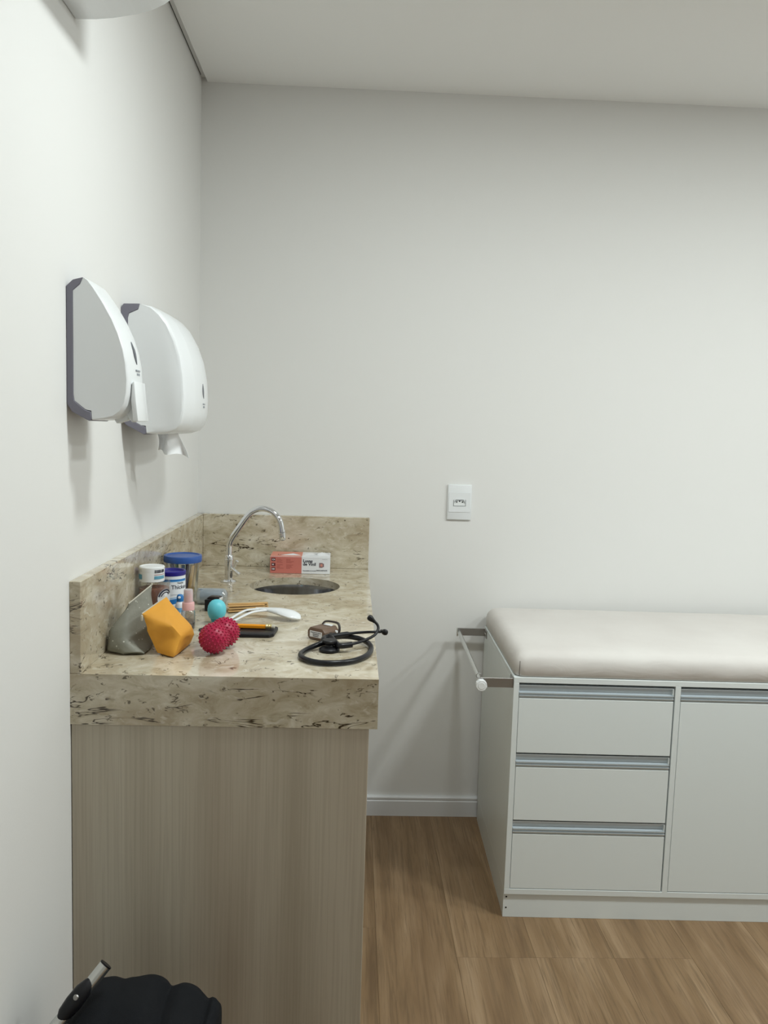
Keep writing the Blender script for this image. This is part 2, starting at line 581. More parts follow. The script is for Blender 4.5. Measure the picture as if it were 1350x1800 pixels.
# recessed ceiling lamps (above and in front of the counter; rear two are added fill)
LBL = ['round recessed ceiling lamp nearest the left wall', 'round recessed ceiling lamp in the middle of the row', 'round recessed ceiling lamp farthest from the left wall', 'round ceiling fill light added behind the viewer, left of its pair', 'round ceiling fill light added behind the viewer, right of its pair']
M['lamp_glow'] = None
g = NT('lamp_glow')
g.b.inputs['Emission Color'].default_value = (*LAMP_COLOR, 1)
g.b.inputs['Emission Strength'].default_value = 6
M['lamp_glow'] = g.m
for k, (lx, ly, pw_) in enumerate(LAMPS):
    t = thing('ceiling_lamp', LBL[k], 'lamp', (lx, ly, H), 0, 'recessed ceiling lamps')
    finish('lamp_frame', lathe([(0.112, 0), (0.134, 0), (0.134, -0.004), (0.128, -0.008), (0.112, -0.006), (0.112, 0)], 40), 'white_plastic', t)
    finish('diffuser', lathe([(0, -0.001), (0.112, -0.001), (0.112, -0.004), (0, -0.004)], 40), 'lamp_glow', t)
    ld = bpy.data.lights.new('lamp_light', 'AREA')
    ld.shape = 'DISK'; ld.size = 0.22
    ld.energy = LAMP_POWER*pw_
    ld.color = LAMP_COLOR
    lo = bpy.data.objects.new('lamp_light', ld)
    link(lo, t)
    lo.location = (0, 0, -0.010)

# ================================================================== COUNTER
CW, CL, CH, CA = 0.5607, 1.2091, 0.85, 0.0945   # width, length, top height, apron height
ct = thing('stone_countertop', 'polished beige veined marble countertop with upstands and deep front edge', 'countertop', (CW/2, -CL/2, CH-0.02))
SX, SY, SR = 0.343, -0.330, 0.130
def slab():
    b = bmesh.new()
    n = 96
    z1, z0 = CH, CH-0.022
    def edge_pt(a):
        dx, dy = math.cos(a), math.sin(a)
        t = 1e9
        if dx > 1e-9: t = min(t, (CW-SX)/dx)
        if dx < -1e-9: t = min(t, (0-SX)/dx)
        if dy > 1e-9: t = min(t, (0-SY)/dy)
        if dy < -1e-9: t = min(t, (-CL-SY)/dy)
        return SX+dx*t, SY+dy*t
    angs = [2*PI*k/n for k in range(n)]
    for cx, cy in ((0, 0), (CW, 0), (0, -CL), (CW, -CL)):
        angs.append(math.atan2(cy-SY, cx-SX) % (2*PI))
    angs = sorted(set(round(a, 6) for a in angs))
    N = len(angs)
    rings = []
    for (f, z) in ((0, z1), (1, z1), (1, z0), (0, z0)):
        ring = []
        for a in angs:
            if f:
                x, y = edge_pt(a)
            else:
                x, y = SX+SR*math.cos(a), SY+SR*math.sin(a)
            ring.append(b.verts.new((x, y, z)))
        rings.append(ring)
    for i in range(4):
        p, q = rings[i], rings[(i+1) % 4]
        for k in range(N):
            b.faces.new((p[k], p[(k+1) % N], q[(k+1) % N], q[k]))
    return b
finish('top_slab', slab(), 'marble_top', ct, world=True, smooth=30)
T = 0.0204
finish('front_apron', box(0, CW, -CL, -CL+0.02, CH-CA, CH-0.022), 'marble', ct, world=True, smooth=0)
finish('side_apron', box(CW-0.02, CW, -CL+0.02, 0, CH-CA, CH-0.022), 'marble', ct, world=True, smooth=0)
HB = CH+0.1696
finish('upstand', box(0, T, -CL, 0, CH, HB, 0.0012, 1), 'marble', ct, world=True, smooth=0)
finish('upstand', box(T, CW, -T, 0, CH, HB, 0.0012, 1), 'marble', ct, world=True, smooth=0)

# sink bowl
sk = thing('sink_basin', 'round stainless steel basin set under the marble countertop', 'sink', (SX, SY, CH-0.16))
finish('bowl', lathe([(0.142, CH-0.0225), (0.134, CH-0.0225), (0.132, CH-0.035), (0.126, CH-0.085), (0.110, CH-0.12), (0.07, CH-0.137), (0.025, CH-0.142),
                      (0.025, CH-0.144), (0.07, CH-0.139), (0.112, CH-0.122), (0.128, CH-0.086), (0.142, CH-0.026), (0.142, CH-0.0225)], 64, (SX, SY, 0)), 'sink', sk, world=True)
finish('drain', lathe([(0.0, CH-0.1395), (0.018, CH-0.139), (0.025, CH-0.141), (0.025, CH-0.16), (0, CH-0.16)], 32, (SX, SY, 0)), 'chrome', sk, world=True)

# cabinet under it
cb = thing('sink_cabinet', 'pale grey wood cabinet under the marble countertop', 'cabinet', (0.27, -0.6, 0))
WP, LP = 0.5453, 1.2066
finish('side_panel', box(0.0015, WP, -LP, -LP+0.018, 0.0, CH-CA, 0.0006, 1), 'wood_panel', cb, world=True, smooth=0)
finish('side_panel', box(0.0015, WP-0.02, -0.020, -0.0145, 0.0, CH-CA, 0.0006, 1), 'wood_panel', cb, world=True, smooth=0)
finish('back_panel', box(0.0015, 0.016, -LP+0.018, -0.02, 0.0, CH-CA), 'wood_panel', cb, world=True, smooth=0)
finish('bottom_panel', box(0.016, WP-0.02, -LP+0.018, -0.02, 0.08, 0.098), 'wood_panel', cb, world=True, smooth=0)
finish('kick_board', box(WP-0.06, WP-0.045, -LP+0.018, -0.02, 0.0, 0.08), 'wood_panel', cb, world=True, smooth=0)
dl = (LP-0.018-0.016)/3
for k in range(3):
    ya = -LP+0.019+k*dl
    finish('door', box(WP-0.019, WP-0.001, ya, ya+dl-0.003, 0.083, CH-CA-0.004, 0.0006, 1), 'wood_panel', cb, world=True, smooth=0)

# faucet
fx, fy = 0.1455, -0.289
fa = thing('faucet', 'chrome goose-neck tap standing behind the round basin', 'faucet', (fx, fy, CH+0.0004))
finish('base_flange', lathe([(0, 0), (0.0235, 0), (0.0235, 0.0015), (0.019, 0.005), (0.0125, 0.007), (0, 0.007)], 40), 'chrome', fa)
finish('body', lathe([(0, 0.006), (0.0125, 0.006), (0.0125, 0.062), (0.0138, 0.0635), (0.0138, 0.066), (0.0125, 0.067), (0.0125, 0.076), (0.0105, 0.079), (0, 0.079)], 40), 'chrome', fa)
sp = curve([(0, 0, 0.07), (0, 0, 0.098), (0.0015, -0.0005, 0.112), (0.008, -0.002, 0.128), (0.030, -0.006, 0.162), (0.052, -0.010, 0.194), (0.070, -0.014, 0.211), (0.093, -0.018, 0.219),
            (0.118, -0.022, 0.216), (0.139, -0.026, 0.202), (0.151, -0.029, 0.181), (0.1555, -0.030, 0.158)], 6)
finish('spout', tube(sp, 0.0084, 20), 'chrome', fa)
dv = Vector((0.10, -0.02, -1)).normalized()
tip = Vector((0.1555, -0.030, 0.160))
finish('collar', lathe([(0, 0), (0.0098, 0), (0.0098, 0.006), (0, 0.006)], 24, tip, None, dv), 'chrome', fa)
finish('aerator', lathe([(0, 0.006), (0.007, 0.006), (0.0098, 0.009), (0.0098, 0.018), (0.0090, 0.028), (0.0075, 0.030), (0, 0.029)], 24, tip, None, dv), 'chrome', fa)
hd = finish('handle', tube([(0.010, -0.008, 0.040), (0.020, -0.016, 0.034), (0.036, -0.026, 0.024)], [0.006, 0.0055, 0.0055], 14), 'chrome', fa)
finish('lever_pin', tube([(0.012, -0.010, 0.038), (0.020, -0.014, 0.050), (0.027, -0.018, 0.064)], [0.0035, 0.0042, 0.0048], 12), 'chrome', hd)

# ================================================================== WALL DISPENSERS
d1 = thing('soap_dispenser', 'white wall dispenser with push lever, nearer of the two on the left wall', 'dispenser', (0, -1.16, 1.31), 0, 'white wall dispensers')
ya, yb = -1.214, -1.112
plate = [(0.0005, 1.336), (0.009, 1.322), (0.039, 1.3065), (0.0425, 1.309), (0.0415, 1.323), (0.032, 1.3255), (0.013, 1.341), (0.0115, 1.352), (0.0115, 1.530), (0.0238, 1.541), (0.0290, 1.5525), (0.012, 1.548), (0.0005, 1.537)]
finish('back_plate', prism(plate, ya-0.001, yb+0.001, 'y', 0.0008, 1), 'grey_plastic', d1, world=True)
cover = [(0.012, 1.352), (0.0135, 1.3415), (0.0325, 1.326), (0.042, 1.3235), (0.043, 1.3085), (0.062, 1.309), (0.080, 1.313), (0.092, 1.322), (0.1005, 1.337), (0.1045, 1.355), (0.1062, 1.378), (0.1045, 1.408),
         (0.0995, 1.434), (0.090, 1.462), (0.078, 1.488), (0.062, 1.515), (0.046, 1.537), (0.036, 1.5485), (0.0295, 1.5525), (0.0243, 1.5405), (0.012, 1.5295)]
def loft(prof, secs, pivot):
    """prof (x,z); secs: list of (y, depth scale, inset)"""
    b = bmesh.new()
    rings = []
    cxm = sum(p[0] for p in prof)/len(prof); czm = sum(p[1] for p in prof)/len(prof)
    for y, s, ins in secs:
        ring = []
        for x, z in prof:
            xx, zz = x*s, z
            d = Vector((cxm-x, czm-z))
            k = min(1.0, max(0.0, (x-pivot)/0.03))      # only the outer face is rounded over
            if d.length > 0:
                d.normalize()
            xx += d.x*ins*k; zz += d.y*ins*k
            ring.append(b.verts.new((xx, y, zz)))
        rings.append(ring)
    n = len(prof)
    b.faces.new(rings[0]); b.faces.new(rings[-1][::-1])
    for i in range(len(rings)-1):
        for k in range(n):
            b.faces.new((rings[i][k], rings[i][(k+1) % n], rings[i+1][(k+1) % n], rings[i+1][k]))
    return b
finish('cover', loft(cover, [(ya, 1, 0.004), (ya+0.0015, 1, 0.0018), (ya+0.004, 1, 0.0005), (ya+0.012, 1.01, 0), (ya+0.030, 1.035, 0), (-1.163, 1.045, 0), (yb-0.030, 1.035, 0), (yb-0.012, 1.01, 0), (yb-0.004, 1, 0.0005), (yb-0.0015, 1, 0.0018), (yb, 1, 0.004)], 0.03), 'white_plastic', d1, world=True, smooth=28)
finish('push_lever', prism([(0.1090, 1.376), (0.1128, 1.379), (0.1158, 1.345), (0.1200, 1.309), (0.1110, 1.3085), (0.1070, 1.345)], -1.200, -1.126, 'y', 0.0012, 2), 'white_plastic', d1, world=True)
finish('lever_bracket', prism([(0.092, 1.322), (0.104, 1.350), (0.108, 1.345), (0.111, 1.320), (0.106, 1.312), (0.103, 1.306), (0.098, 1.312)], -1.176, -1.150, 'y', 0.001, 1), 'soft_white', d1, world=True)
finish('spout', prism([(0.070, 1.3105), (0.096, 1.322), (0.094, 1.310), (0.074, 1.3035)], -1.172, -1.154, 'y', 0.001, 1), 'soft_white', d1, world=True)
# level window: narrow lens shape on the curved front
def lens(yc, zc, hw, hh, xf, name, par):
    pts = [(yc+hw*math.sin(a)*abs(math.sin(a)), zc+hh*math.cos(a)) for a in [2*PI*k/20 for k in range(20)]]
    b = bmesh.new()
    A = [b.verts.new((xf(p[0], p[1])+0.0012, p[0], p[1])) for p in pts]
    B = [b.verts.new((xf(p[0], p[1])-0.004, p[0], p[1])) for p in pts]
    b.faces.new(A); b.faces.new(B[::-1])
    for k in range(20):
        b.faces.new((A[k], B[k], B[(k+1) % 20], A[(k+1) % 20]))
    return finish(name, b, 'shadow_slot', par, world=True)
def prof_x(prof, s):
    fr = [p for p in prof if p[0] > 0.05]
    def f(y, z):
        q = sorted(fr, key=lambda p: p[1])
        for i in range(len(q)-1):
            if q[i][1] <= z <= q[i+1][1] and q[i+1][1] > q[i][1]:
                t = (z-q[i][1])/(q[i+1][1]-q[i][1])
                return s*(q[i][0]+t*(q[i+1][0]-q[i][0]))
        return s*0.1
    return f
fx1 = prof_x([p for p in cover if p[1] > 1.33 and p[0] > 0.055], 1.043)
lens(-1.168, 1.430, 0.007, 0.020, fx1, 'level_window', d1)
def badge(bars, par):
    b = None
    for (x, y0, y1, z0, z1) in bars:
        b = box(x-0.001, x+0.0006, y0, y1, z0, z1, bm=b)
    return finish('badge', b, 'print_grey', par, world=True, smooth=0)
badge([(0.1100, -1.176, -1.150, 1.3975, 1.4005), (0.1098, -1.170, -1.162, 1.3905, 1.3945), (0.1098, -1.159, -1.152, 1.3905, 1.3945)], d1)

d2 = thing('paper_dispenser', 'large white paper dispenser on the left wall above the can-lidded jar', 'dispenser', (0, -0.745, 1.28), 0, 'white wall dispensers')
d2['label'] = 'large white roll dispenser with tissue hanging out, farther one on the left wall'
ya, yb = -0.882, -0.608
plate2 = [(0.0005, 1.312), (0.012, 1.300), (0.050, 1.281), (0.0535, 1.284), (0.0520, 1.298), (0.042, 1.3005), (0.016, 1.316), (0.0145, 1.328), (0.0145, 1.528), (0.017, 1.538), (0.036, 1.5465), (0.0400, 1.5585), (0.006, 1.5575), (0.0005, 1.550)]
finish('back_plate', prism(plate2, ya-0.001, yb+0.001, 'y', 0.0008, 1), 'grey_plastic', d2, world=True)
cover2 = [(0.015, 1.328), (0.0165, 1.3165), (0.0425, 1.301), (0.0525, 1.2985), (0.054, 1.2835), (0.078, 1.2825), (0.100, 1.285), (0.118, 1.292), (0.129, 1.306), (0.1345, 1.330), (0.1360, 1.365), (0.1335, 1.410), (0.1265, 1.452), (0.114, 1.490), (0.096, 1.525), (0.080, 1.544), (0.062, 1.555), (0.0405, 1.5588), (0.0365, 1.546), (0.0175, 1.537), (0.015, 1.528)]
finish('cover', loft(cover2, [(ya, 1, 0.008), (ya+0.002, 1, 0.0035), (ya+0.006, 1, 0.001), (ya+0.014, 1.01, 0), (ya+0.060, 1.085, 0), (ya+0.064, 1.09, 0), (-0.745, 1.125, 0), (yb-0.064, 1.09, 0), (yb-0.060, 1.085, 0), (yb-0.014, 1.01, 0), (yb-0.006, 1, 0.001), (yb-0.002, 1, 0.0035), (yb, 1, 0.008)], 0.045), 'white_plastic', d2, world=True, smooth=28)
fx2 = prof_x([p for p in cover2 if p[1] > 1.31 and p[0] > 0.07], 1.118)
lens(-0.752, 1.383, 0.007, 0.017, fx2, 'level_window', d2)
badge([(0.1522, -0.757, -0.733, 1.352, 1.355), (0.1522, -0.752, -0.745, 1.345, 1.349), (0.1522, -0.743, -0.737, 1.345, 1.349)], d2)

# tissue hanging out of the roll dispenser
def tissue():
    b = bmesh.new()
    nx, nz = 16, 12
    g = []
    for j in range(nz+1):
        t = j/nz
        row = []
        for i in range(nx+1):
            s = i/nx
            x = 0.056+0.052*s+0.018*t*s+0.004*math.sin(5*s+3*t)
            yy = -0.80+0.012*math.sin(7*s+1.5*t)-0.018*s+0.012*t*math.sin(9*s)
            z = 1.290-0.052*t*(0.86+0.24*s)+0.003*math.sin(11*s)*t
            row.append((x, yy, z))
        g.append(row)
    A = [[b.verts.new(p) for p in r] for r in g]
    B = [[b.verts.new((p[0]+0.0002, p[1]+0.0008, p[2])) for p in r] for r in g]
    for j in range(nz):
        for i in range(nx):
            b.faces.new((A[j][i], A[j][i+1], A[j+1][i+1], A[j+1][i]))
            b.faces.new((B[j][i], B[j+1][i], B[j+1][i+1], B[j][i+1]))
    for j in range(nz):
        for i in (0, nx):
            b.faces.new((A[j][i], A[j+1][i], B[j+1][i], B[j][i]))
    for i in range(nx):
        for j in (0, nz):
            b.faces.new((A[j][i], B[j][i], B[j][i+1], A[j][i+1]))
    return b
tag(finish('paper_tissue', tissue(), 'tissue', loc=(0.085, -0.8, 1.24), world=True, smooth=50), 'crumpled white tissue hanging below the roll dispenser', 'tissue')

# air conditioner above the dispensers
ac = thing('air_conditioner', 'white split air conditioner high on the left wall by the ceiling', 'air conditioner', (0, -1.55, 2.0))
acp = [(0.0005, 1.998), (0.036, 1.9995), (0.065, 2.003), (0.105, 2.011), (0.134, 2.020), (0.154, 2.030), (0.170, 2.042), (0.186, 2.062), (0.196, 2.09), (0.20, 2.13), (0.20, 2.24), (0.19, 2.262), (0.17, 2.27), (0.0005, 2.27)]
finish('body', prism(acp, -1.955, -1.157, 'y', 0.003, 2), 'white_plastic', ac, world=True)
finish('louver', prism([(0.100, 2.0085), (0.128, 2.0165), (0.128, 2.0185), (0.100, 2.0105)], -1.90, -1.232, 'y'), 'shadow_slot', ac, world=True)
finish('louver', prism([(0.060, 2.0008), (0.085, 2.0055), (0.085, 2.0075), (0.060, 2.0028)], -1.90, -1.232, 'y'), 'shadow_slot', ac, world=True)

# ================================================================== OUTLET
ou = thing('wall_outlet', 'white rectangular power outlet on the back wall', 'outlet', (0.8555, 0, 1.0785))
finish('plate', box(-0.0395, 0.0395, -0.008, 0, -0.058, 0.058, 0.0025, 2), 'white_plastic', ou)
finish('module', box(-0.036, 0.036, -0.0095, -0.0078, -0.033, 0.033, 0.0008, 1), 'white_plastic', ou)
hx = [(-0.0190, -0.0115), (0.0190, -0.0115), (0.0190, 0.0030), (0.0135, 0.0105), (-0.0135, 0.0105), (-0.0190, 0.0030)]
rim = bmesh.new()
inner = [(p[0]*0.93, p[1]*0.90) for p in hx]
A = [rim.verts.new((p[0], -0.0096, p[1])) for p in hx]; B = [rim.verts.new((p[0], -0.0112, p[1])) for p in hx]
D = [rim.verts.new((p[0], -0.0112, p[1])) for p in inner]; E_ = [rim.verts.new((p[0], -0.0090, p[1])) for p in inner]
for k in range(6):
    j = (k+1) % 6
    for a, c in ((A, B), (B, D), (D, E_)):
        rim.faces.new((a[k], a[j], c[j], c[k]))
sk_ = finish('socket', rim, 'soft_white', ou, smooth=20)
finish('socket_floor', prism([(p[0]*0.93, p[1]*0.90) for p in hx], -0.0099, -0.0095, 'y'), 'soft_white', sk_)
gap = box(-0.0204, -0.0192, -0.0100, -0.0095, -0.0124, 0.0075)
gap = box(0.0190, 0.0206, -0.0100, -0.0095, -0.0124, 0.0085, bm=gap)
gap = box(-0.0204, 0.0206, -0.0100, -0.0095, -0.0128, -0.0115, bm=gap)
finish('socket_gap', gap, 'socket_line', sk_, smooth=0)
finish('socket_arch', tube([(-0.0165, -0.0112, -0.0005), (-0.0120, -0.0112, 0.0068), (0.0120, -0.0112, 0.0072), (0.0170, -0.0112, -0.0015)], 0.0010, 6), 'print_grey', sk_)
for px_, pz_ in ((-0.0095, 0.001), (0, 0.004), (0.0095, 0.001)):
    finish('pin_hole', lathe([(0, 0), (0.0023, 0), (0.0023, -0.0010), (0, -0.0010)], 14, (px_, -0.0096, pz_), None, 'y'), 'hole', sk_)

# ================================================================== EXAM TABLE
ER = R(-1.281)
ex = thing('exam_table', 'white laminate exam table base with drawers along the back wall', 'exam table', (0.9411, -0.5936, 0), ER)
ED, EZ, EB, EL, th = 0.562, 0.6708, 0.0683, 1.85, 0.0145
def ep(name, b, mat, par=None, smooth=0, label=None):
    return finish(name, b, mat, par or ex, smooth=smooth, label=label)
ep('side_panel', box(0, th, 0, ED, EB+th+0.001, EZ-th, 0.0006, 1), 'laminate')
ep('side_panel', box(EL-th, EL, 0, ED, EB+th+0.001, EZ-th, 0.0006, 1), 'laminate')
ep('top_panel', box(0, EL, 0, ED, EZ-th, EZ, 0.0006, 1), 'laminate')
ep('bottom_panel', box(0, EL, 0, ED, EB, EB+th+0.001, 0.0006, 1), 'laminate')
ep('back_panel', box(th, EL-th, ED-0.008, ED, EB+th, EZ-th), 'laminate')
for dx in (0.4295, 0.905, 1.38):
    ep('divider', box(dx, dx+0.0145, 0, ED-0.008, EB+th, EZ-th, 0.0006, 1), 'laminate')
pf = ep('plinth', box(0.0, EL, 0.006, 0.021, 0, EB-0.0003, 0.0005, 1), 'laminate')
ep('plinth', box(0.001, 0.016, 0.021, ED, 0, EB-0.0003, 0.0005, 1), 'laminate')
ep('plinth', box(EL-0.016, EL-0.001, 0.021, ED, 0, EB-0.0003, 0.0005, 1), 'laminate')
for z in (0.058, 0.027):
    ep('screw_hole', lathe([(0, 0), (0.0024, 0), (0.0024, -0.0006), (0, -0.0006)], 14, (0.0085, 0.0062, z), None, 'y'), 'hole', pf)

def pull(u0, u1, zt, par):
    """extruded aluminium finger-pull along the top of a drawer front"""
    out = [(0.012, zt), (0.012, zt-0.013), (0.010, zt-0.0175), (0.005, zt-0.0200), (-0.0012, zt-0.0205), (-0.0012, zt-0.0225), (0.0030, zt-0.0240), (0.0030, zt-0.0275), (-0.0012, zt-0.0280), (-0.0012, zt-0.0300), (0.0030, zt-0.0320), (0.0030, zt-0.0360),
           (0.016, zt-0.0360), (0.016, zt)]
    h = ep('finger_pull', prism(out, u0, u1, 'x'), 'aluminium', par)
    ep('lip', box(u0, u1, 0.002, 0.0118, zt-0.0025, zt-0.0004), 'aluminium', h)
    ep('end_cap', box(u1-0.0022, u1-0.0002, 0.001, 0.0118, zt-0.0195, zt-0.0028), 'laminate', h)
u0, u1 = th+0.0012, 0.4295-0.0035
zs = [(0.6505, 0.4655), (0.4615, 0.2785), (0.2755, 0.0855)]
for k, (zt, zb) in enumerate(zs):
    dr = ep('drawer', box(u0, u1, 0.0006, 0.018, zb, zt-0.0362, 0.0007, 1), 'laminate')
    ep('drawer_box', box(u0+0.012, u1-0.012, 0.026, 0.46, zb+0.015, zt-0.06), 'laminate', dr)
    pull(u0, u1, zt, dr)
for a, b_ in ((0.4445, 0.9045), (0.920, 1.3795), (1.395, EL-th-0.001)):
    dr = ep('door', box(a+0.0008, b_-0.001, 0.0006, 0.018, 0.0855, 0.6505-0.0362, 0.0007, 1), 'laminate')
    pull(a+0.0008, b_-0.001, 0.6505, dr)

# paper roll holder at the head end
RX = -0.088
ro = ep('roll_rod', tube([(RX, -0.004, 0.654), (RX, 0.548, 0.654)], 0.0062, 18), 'rod', smooth=40)
ep('rod_groove', box(RX+0.0046, RX+0.0068, 0.02, 0.54, 0.6525, 0.6545), 'print_black', ro)
for v0, sgn in ((0.004, 1), (0.545, -1)):
    br = ep('roll_bracket', box(RX-0.004, -0.001, v0, v0+0.0025, 0.641, 0.666, 0.0005, 1), 'steel')
    va, vb = (v0, v0+0.040) if sgn > 0 else (v0-0.038, v0+0.0025)
    ep('bracket_flange', box(-0.0030, -0.0004, va, vb, 0.641, 0.666, 0.0005, 1), 'steel', br)
    for q in (0.3, 0.72):
        ep('screw', lathe([(0, 0), (0.003, 0), (0.002, 0.0012), (0, 0.0014)], 12, (-0.0031, va+(vb-va)*q, 0.6535), None, Vector((-1, 0, 0))), 'chrome', br, 40)
    if sgn < 0:
        ep('bracket_return', box(RX-0.0075, RX-0.0042, v0-0.012, v0+0.0025, 0.641, 0.666, 0.0005, 1), 'rod', br)
octo = [(0.0152*math.cos(2*PI*(k+.5)/9+.2), 0.0152*math.sin(2*PI*(k+.5)/9+.2)) for k in range(9)]
kn = ep('knob', prism([(RX+p[0], 0.652+p[1]) for p in octo], -0.022, -0.004, 'y', 0.0015, 2), 'white_plastic', smooth=20)
ep('knob_face', lathe([(0, 0), (0.0088, 0), (0.0095, 0.0006), (0.0088, 0.0012), (0, 0.0012)], 24, (RX, -0.0228, 0.652), None, 'y'), 'soft_white', kn, 40)
ep('spring_ring', tube([(RX-0.004+0.0065*math.cos(a), 0.010, 0.6695+0.0065*math.sin(a)) for a in [2*PI*k/20 for k in range(20)]], 0.0011, 8, True), 'steel', ro, 60)

# mattress pad
def pad():
    b = bmesh.new()
    L, W, Hh = EL-0.004, 0.580, 0.066
    x0, y0 = 0.003, 0.002
    rt = 0.030
    # cross-section rounding by superellipse-like loops from bottom to top
    layers = [(0.004, 0.0), (0.0, 0.004), (0.0, 0.030), (0.0015, 0.040), (0.006, 0.050), (0.013, 0.058), (0.022, 0.063), (0.034, 0.0655), (0.06, 0.0672)]
    rings = []
    nl, nw = 90, 28
    for ins, z in layers:
        xa, xb, y_a, y_b = x0+ins, x0+L-ins, y0+ins, y0+W-ins
        rc = max(0.004, 0.026-ins*0.3)
        ring = []
        pts = []
        def arc(cx, cy, a0):
            return [(cx+rc*math.cos(a0+PI/2*k/5), cy+rc*math.sin(a0+PI/2*k/5)) for k in range(6)]
        pts += [(xa+rc+(xb-xa-2*rc)*k/nl, y_a) for k in range(1, nl)]
        pts = arc(xa+rc, y_a+rc, PI)+pts+arc(xb-rc, y_a+rc, -PI/2)
        pts += [(xb, y_a+rc+(y_b-y_a-2*rc)*k/nw) for k in range(1, nw)]
        pts += arc(xb-rc, y_b-rc, 0)
        pts += [(xb-rc-(xb-xa-2*rc)*k/nl, y_b) for k in range(1, nl)]
        pts += arc(xa+rc, y_b-rc, PI/2)
        pts += [(xa, y_b-rc-(y_b-y_a-2*rc)*k/nw) for k in range(1, nw)]
        for (x, y) in pts:
            wv = 0.0016*noise.noise(Vector((x*16, y*16, z*30))) if 0.004 < z < 0.063 else 0
            ring.append(b.verts.new((x, y-wv if y < 0.1 else y, z+0.0012*noise.noise(Vector((x*7, y*7, 3))) if z > 0.03 else z)))
        rings.append(ring)
    n = len(rings[0])
    b.faces.new(rings[0][::-1]); b.faces.new(rings[-1])
    for i in range(len(rings)-1):
        for k in range(n):
            b.faces.new((rings[i][k], rings[i][(k+1) % n], rings[i+1][(k+1) % n], rings[i+1][k]))
    return b
mt = thing('exam_mattress', 'cream upholstered pad lying on the white exam table', 'mattress', (0.9411, -0.5936, EZ+0.0004), ER)
finish('pad', pad(), 'upholstery', mt, smooth=60)
finish('corner_seam', tube(curve([(0.0135, 0.0035, 0.003), (0.0135, 0.0030, 0.016), (0.0140, 0.0035, 0.030), (0.0145, 0.006, 0.042)], 4), 0.0007, 6), 'dark_strap', mt)

# ================================================================== THINGS ON THE COUNTER
Z = CH+0.0004
# ---- glove box
gb = thing('glove_box', 'salmon and white cardboard glove box standing behind the sink', 'box', (0.3445, -0.136, Z), R(1.0))
w, hgt, dp = 0.187, 0.0535, 0.100
gw = finish('carton', box(-w/2, w/2, 0, dp, 0, hgt, 0.0008, 1), 'card_white', gb, smooth=0)
mid = w*0.025
finish('salmon_print', box(-w/2+0.0002, mid, -0.0004, 0.0, 0.0006, hgt-0.0006), 'salmon', gb, smooth=0)
finish('salmon_print', box(-w/2+0.0002, mid, 0.0006, dp-0.0006, hgt, hgt+0.0004), 'salmon_pale', gb, smooth=0)
finish('opening', prism([(mid+0.008, 0.022), (mid+0.03, 0.042), (mid+0.055, 0.048), (mid+0.080, 0.042), (mid+0.082, 0.052), (mid+0.05, 0.066), (mid+0.022, 0.062)], hgt, hgt+0.0006, 'z'), 'print_grey', gb, smooth=0)
flap = bmesh.new()
for tri in (((mid+0.002, 0.012, hgt), (mid+0.052, 0.030, hgt+0.001), (mid+0.020, 0.048, hgt+0.006)), ((mid+0.040, 0.030, hgt), (mid+0.086, 0.040, hgt), (mid+0.062, 0.056, hgt+0.0075)), ((-0.062, 0.022, hgt+0.0003), (mid-0.004, 0.026, hgt+0.0003), (-0.024, 0.040, hgt+0.004))):
    a = [flap.verts.new(p) for p in tri]; c = [flap.verts.new((p[0], p[1], p[2]+0.0006)) for p in tri]
    flap.faces.new(a); flap.faces.new(c[::-1])
    for k in range(3):
        flap.faces.new((a[k], a[(k+1) % 3], c[(k+1) % 3], c[k]))
finish('torn_flap', flap, 'card_white', gb, smooth=0)
finish('top_lettering', text_flat('Luvas', 0.017, (-0.073, 0.030, hgt+0.0006), (1, -0.15, 0), (0, 1.4, 0), 0.0003), 'maroon', gb, smooth=0)
finish('lettering', text_flat('Luvas', 0.0135, (mid+0.004, -0.0006, 0.0365), bold=0.00035), 'print_black', gb, smooth=0)
finish('lettering', text_flat('de Vinil', 0.0135, (mid+0.004, -0.0006, 0.0265), bold=0.00035), 'print_black', gb, smooth=0)
finish('lettering', text_flat('Quantidade de envase', 0.0046, (mid+0.004, -0.0006, 0.0085), bold=0.0001), 'print_black', gb, smooth=0)
finish('lettering', text_flat('DESCARPACK', 0.0056, (mid+0.046, -0.0006, 0.0095), bold=0.0001), 'print_black', gb, smooth=0)
finish('lettering', text_flat('PROFISSIONAL', 0.0026, (mid+0.064, -0.0006, 0.046)), 'print_grey', gb, smooth=0)
lg = None
for (a, c, e, f) in ((0, 0.004, 0, 0.015), (0.004, 0.011, 0.0115, 0.015), (0.004, 0.011, 0, 0.0035), (0.0105, 0.0150, 0.002, 0.013)):
    lg = box(mid+0.055+a, mid+0.055+c, -0.0006, 0, 0.0205+e, 0.0205+f, bm=lg)
finish('emblem', lg, 'emblem', gb, smooth=0)
finish('emblem_core', box(mid+0.0595, mid+0.065, -0.0007, 0, 0.0245, 0.0315), 'salmon_pale', gb, smooth=0)
for zb, s in ((0.0385, 'CA'), (0.0225, 'M'), (0.0085, '100')):
    bd = finish('size_badge', box(-w/2+0.004, -w/2+0.0165, -0.0007, 0, zb, zb+0.0105), 'maroon', gb, smooth=0)
    finish('badge_lettering', text_flat(s, 0.0066, (-w/2+(0.0045 if len(s) > 2 else 0.0062), -0.0009, zb+0.003), bold=0.0002), 'card_white', bd, smooth=0)
ln = None
random.seed(3)
for cx0, rows in ((-w/2+0.0205, 9), (-w/2+0.050, 9)):
    for k in range(rows):
        if k in (4,):
            continue
        ln = box(cx0, cx0+random.uniform(0.010, 0.024), -0.0006, 0, 0.0445-k*0.0036, 0.0445-k*0.0036+0.0012, bm=ln)
finish('small_print', ln, 'maroon_soft', gb, smooth=0)

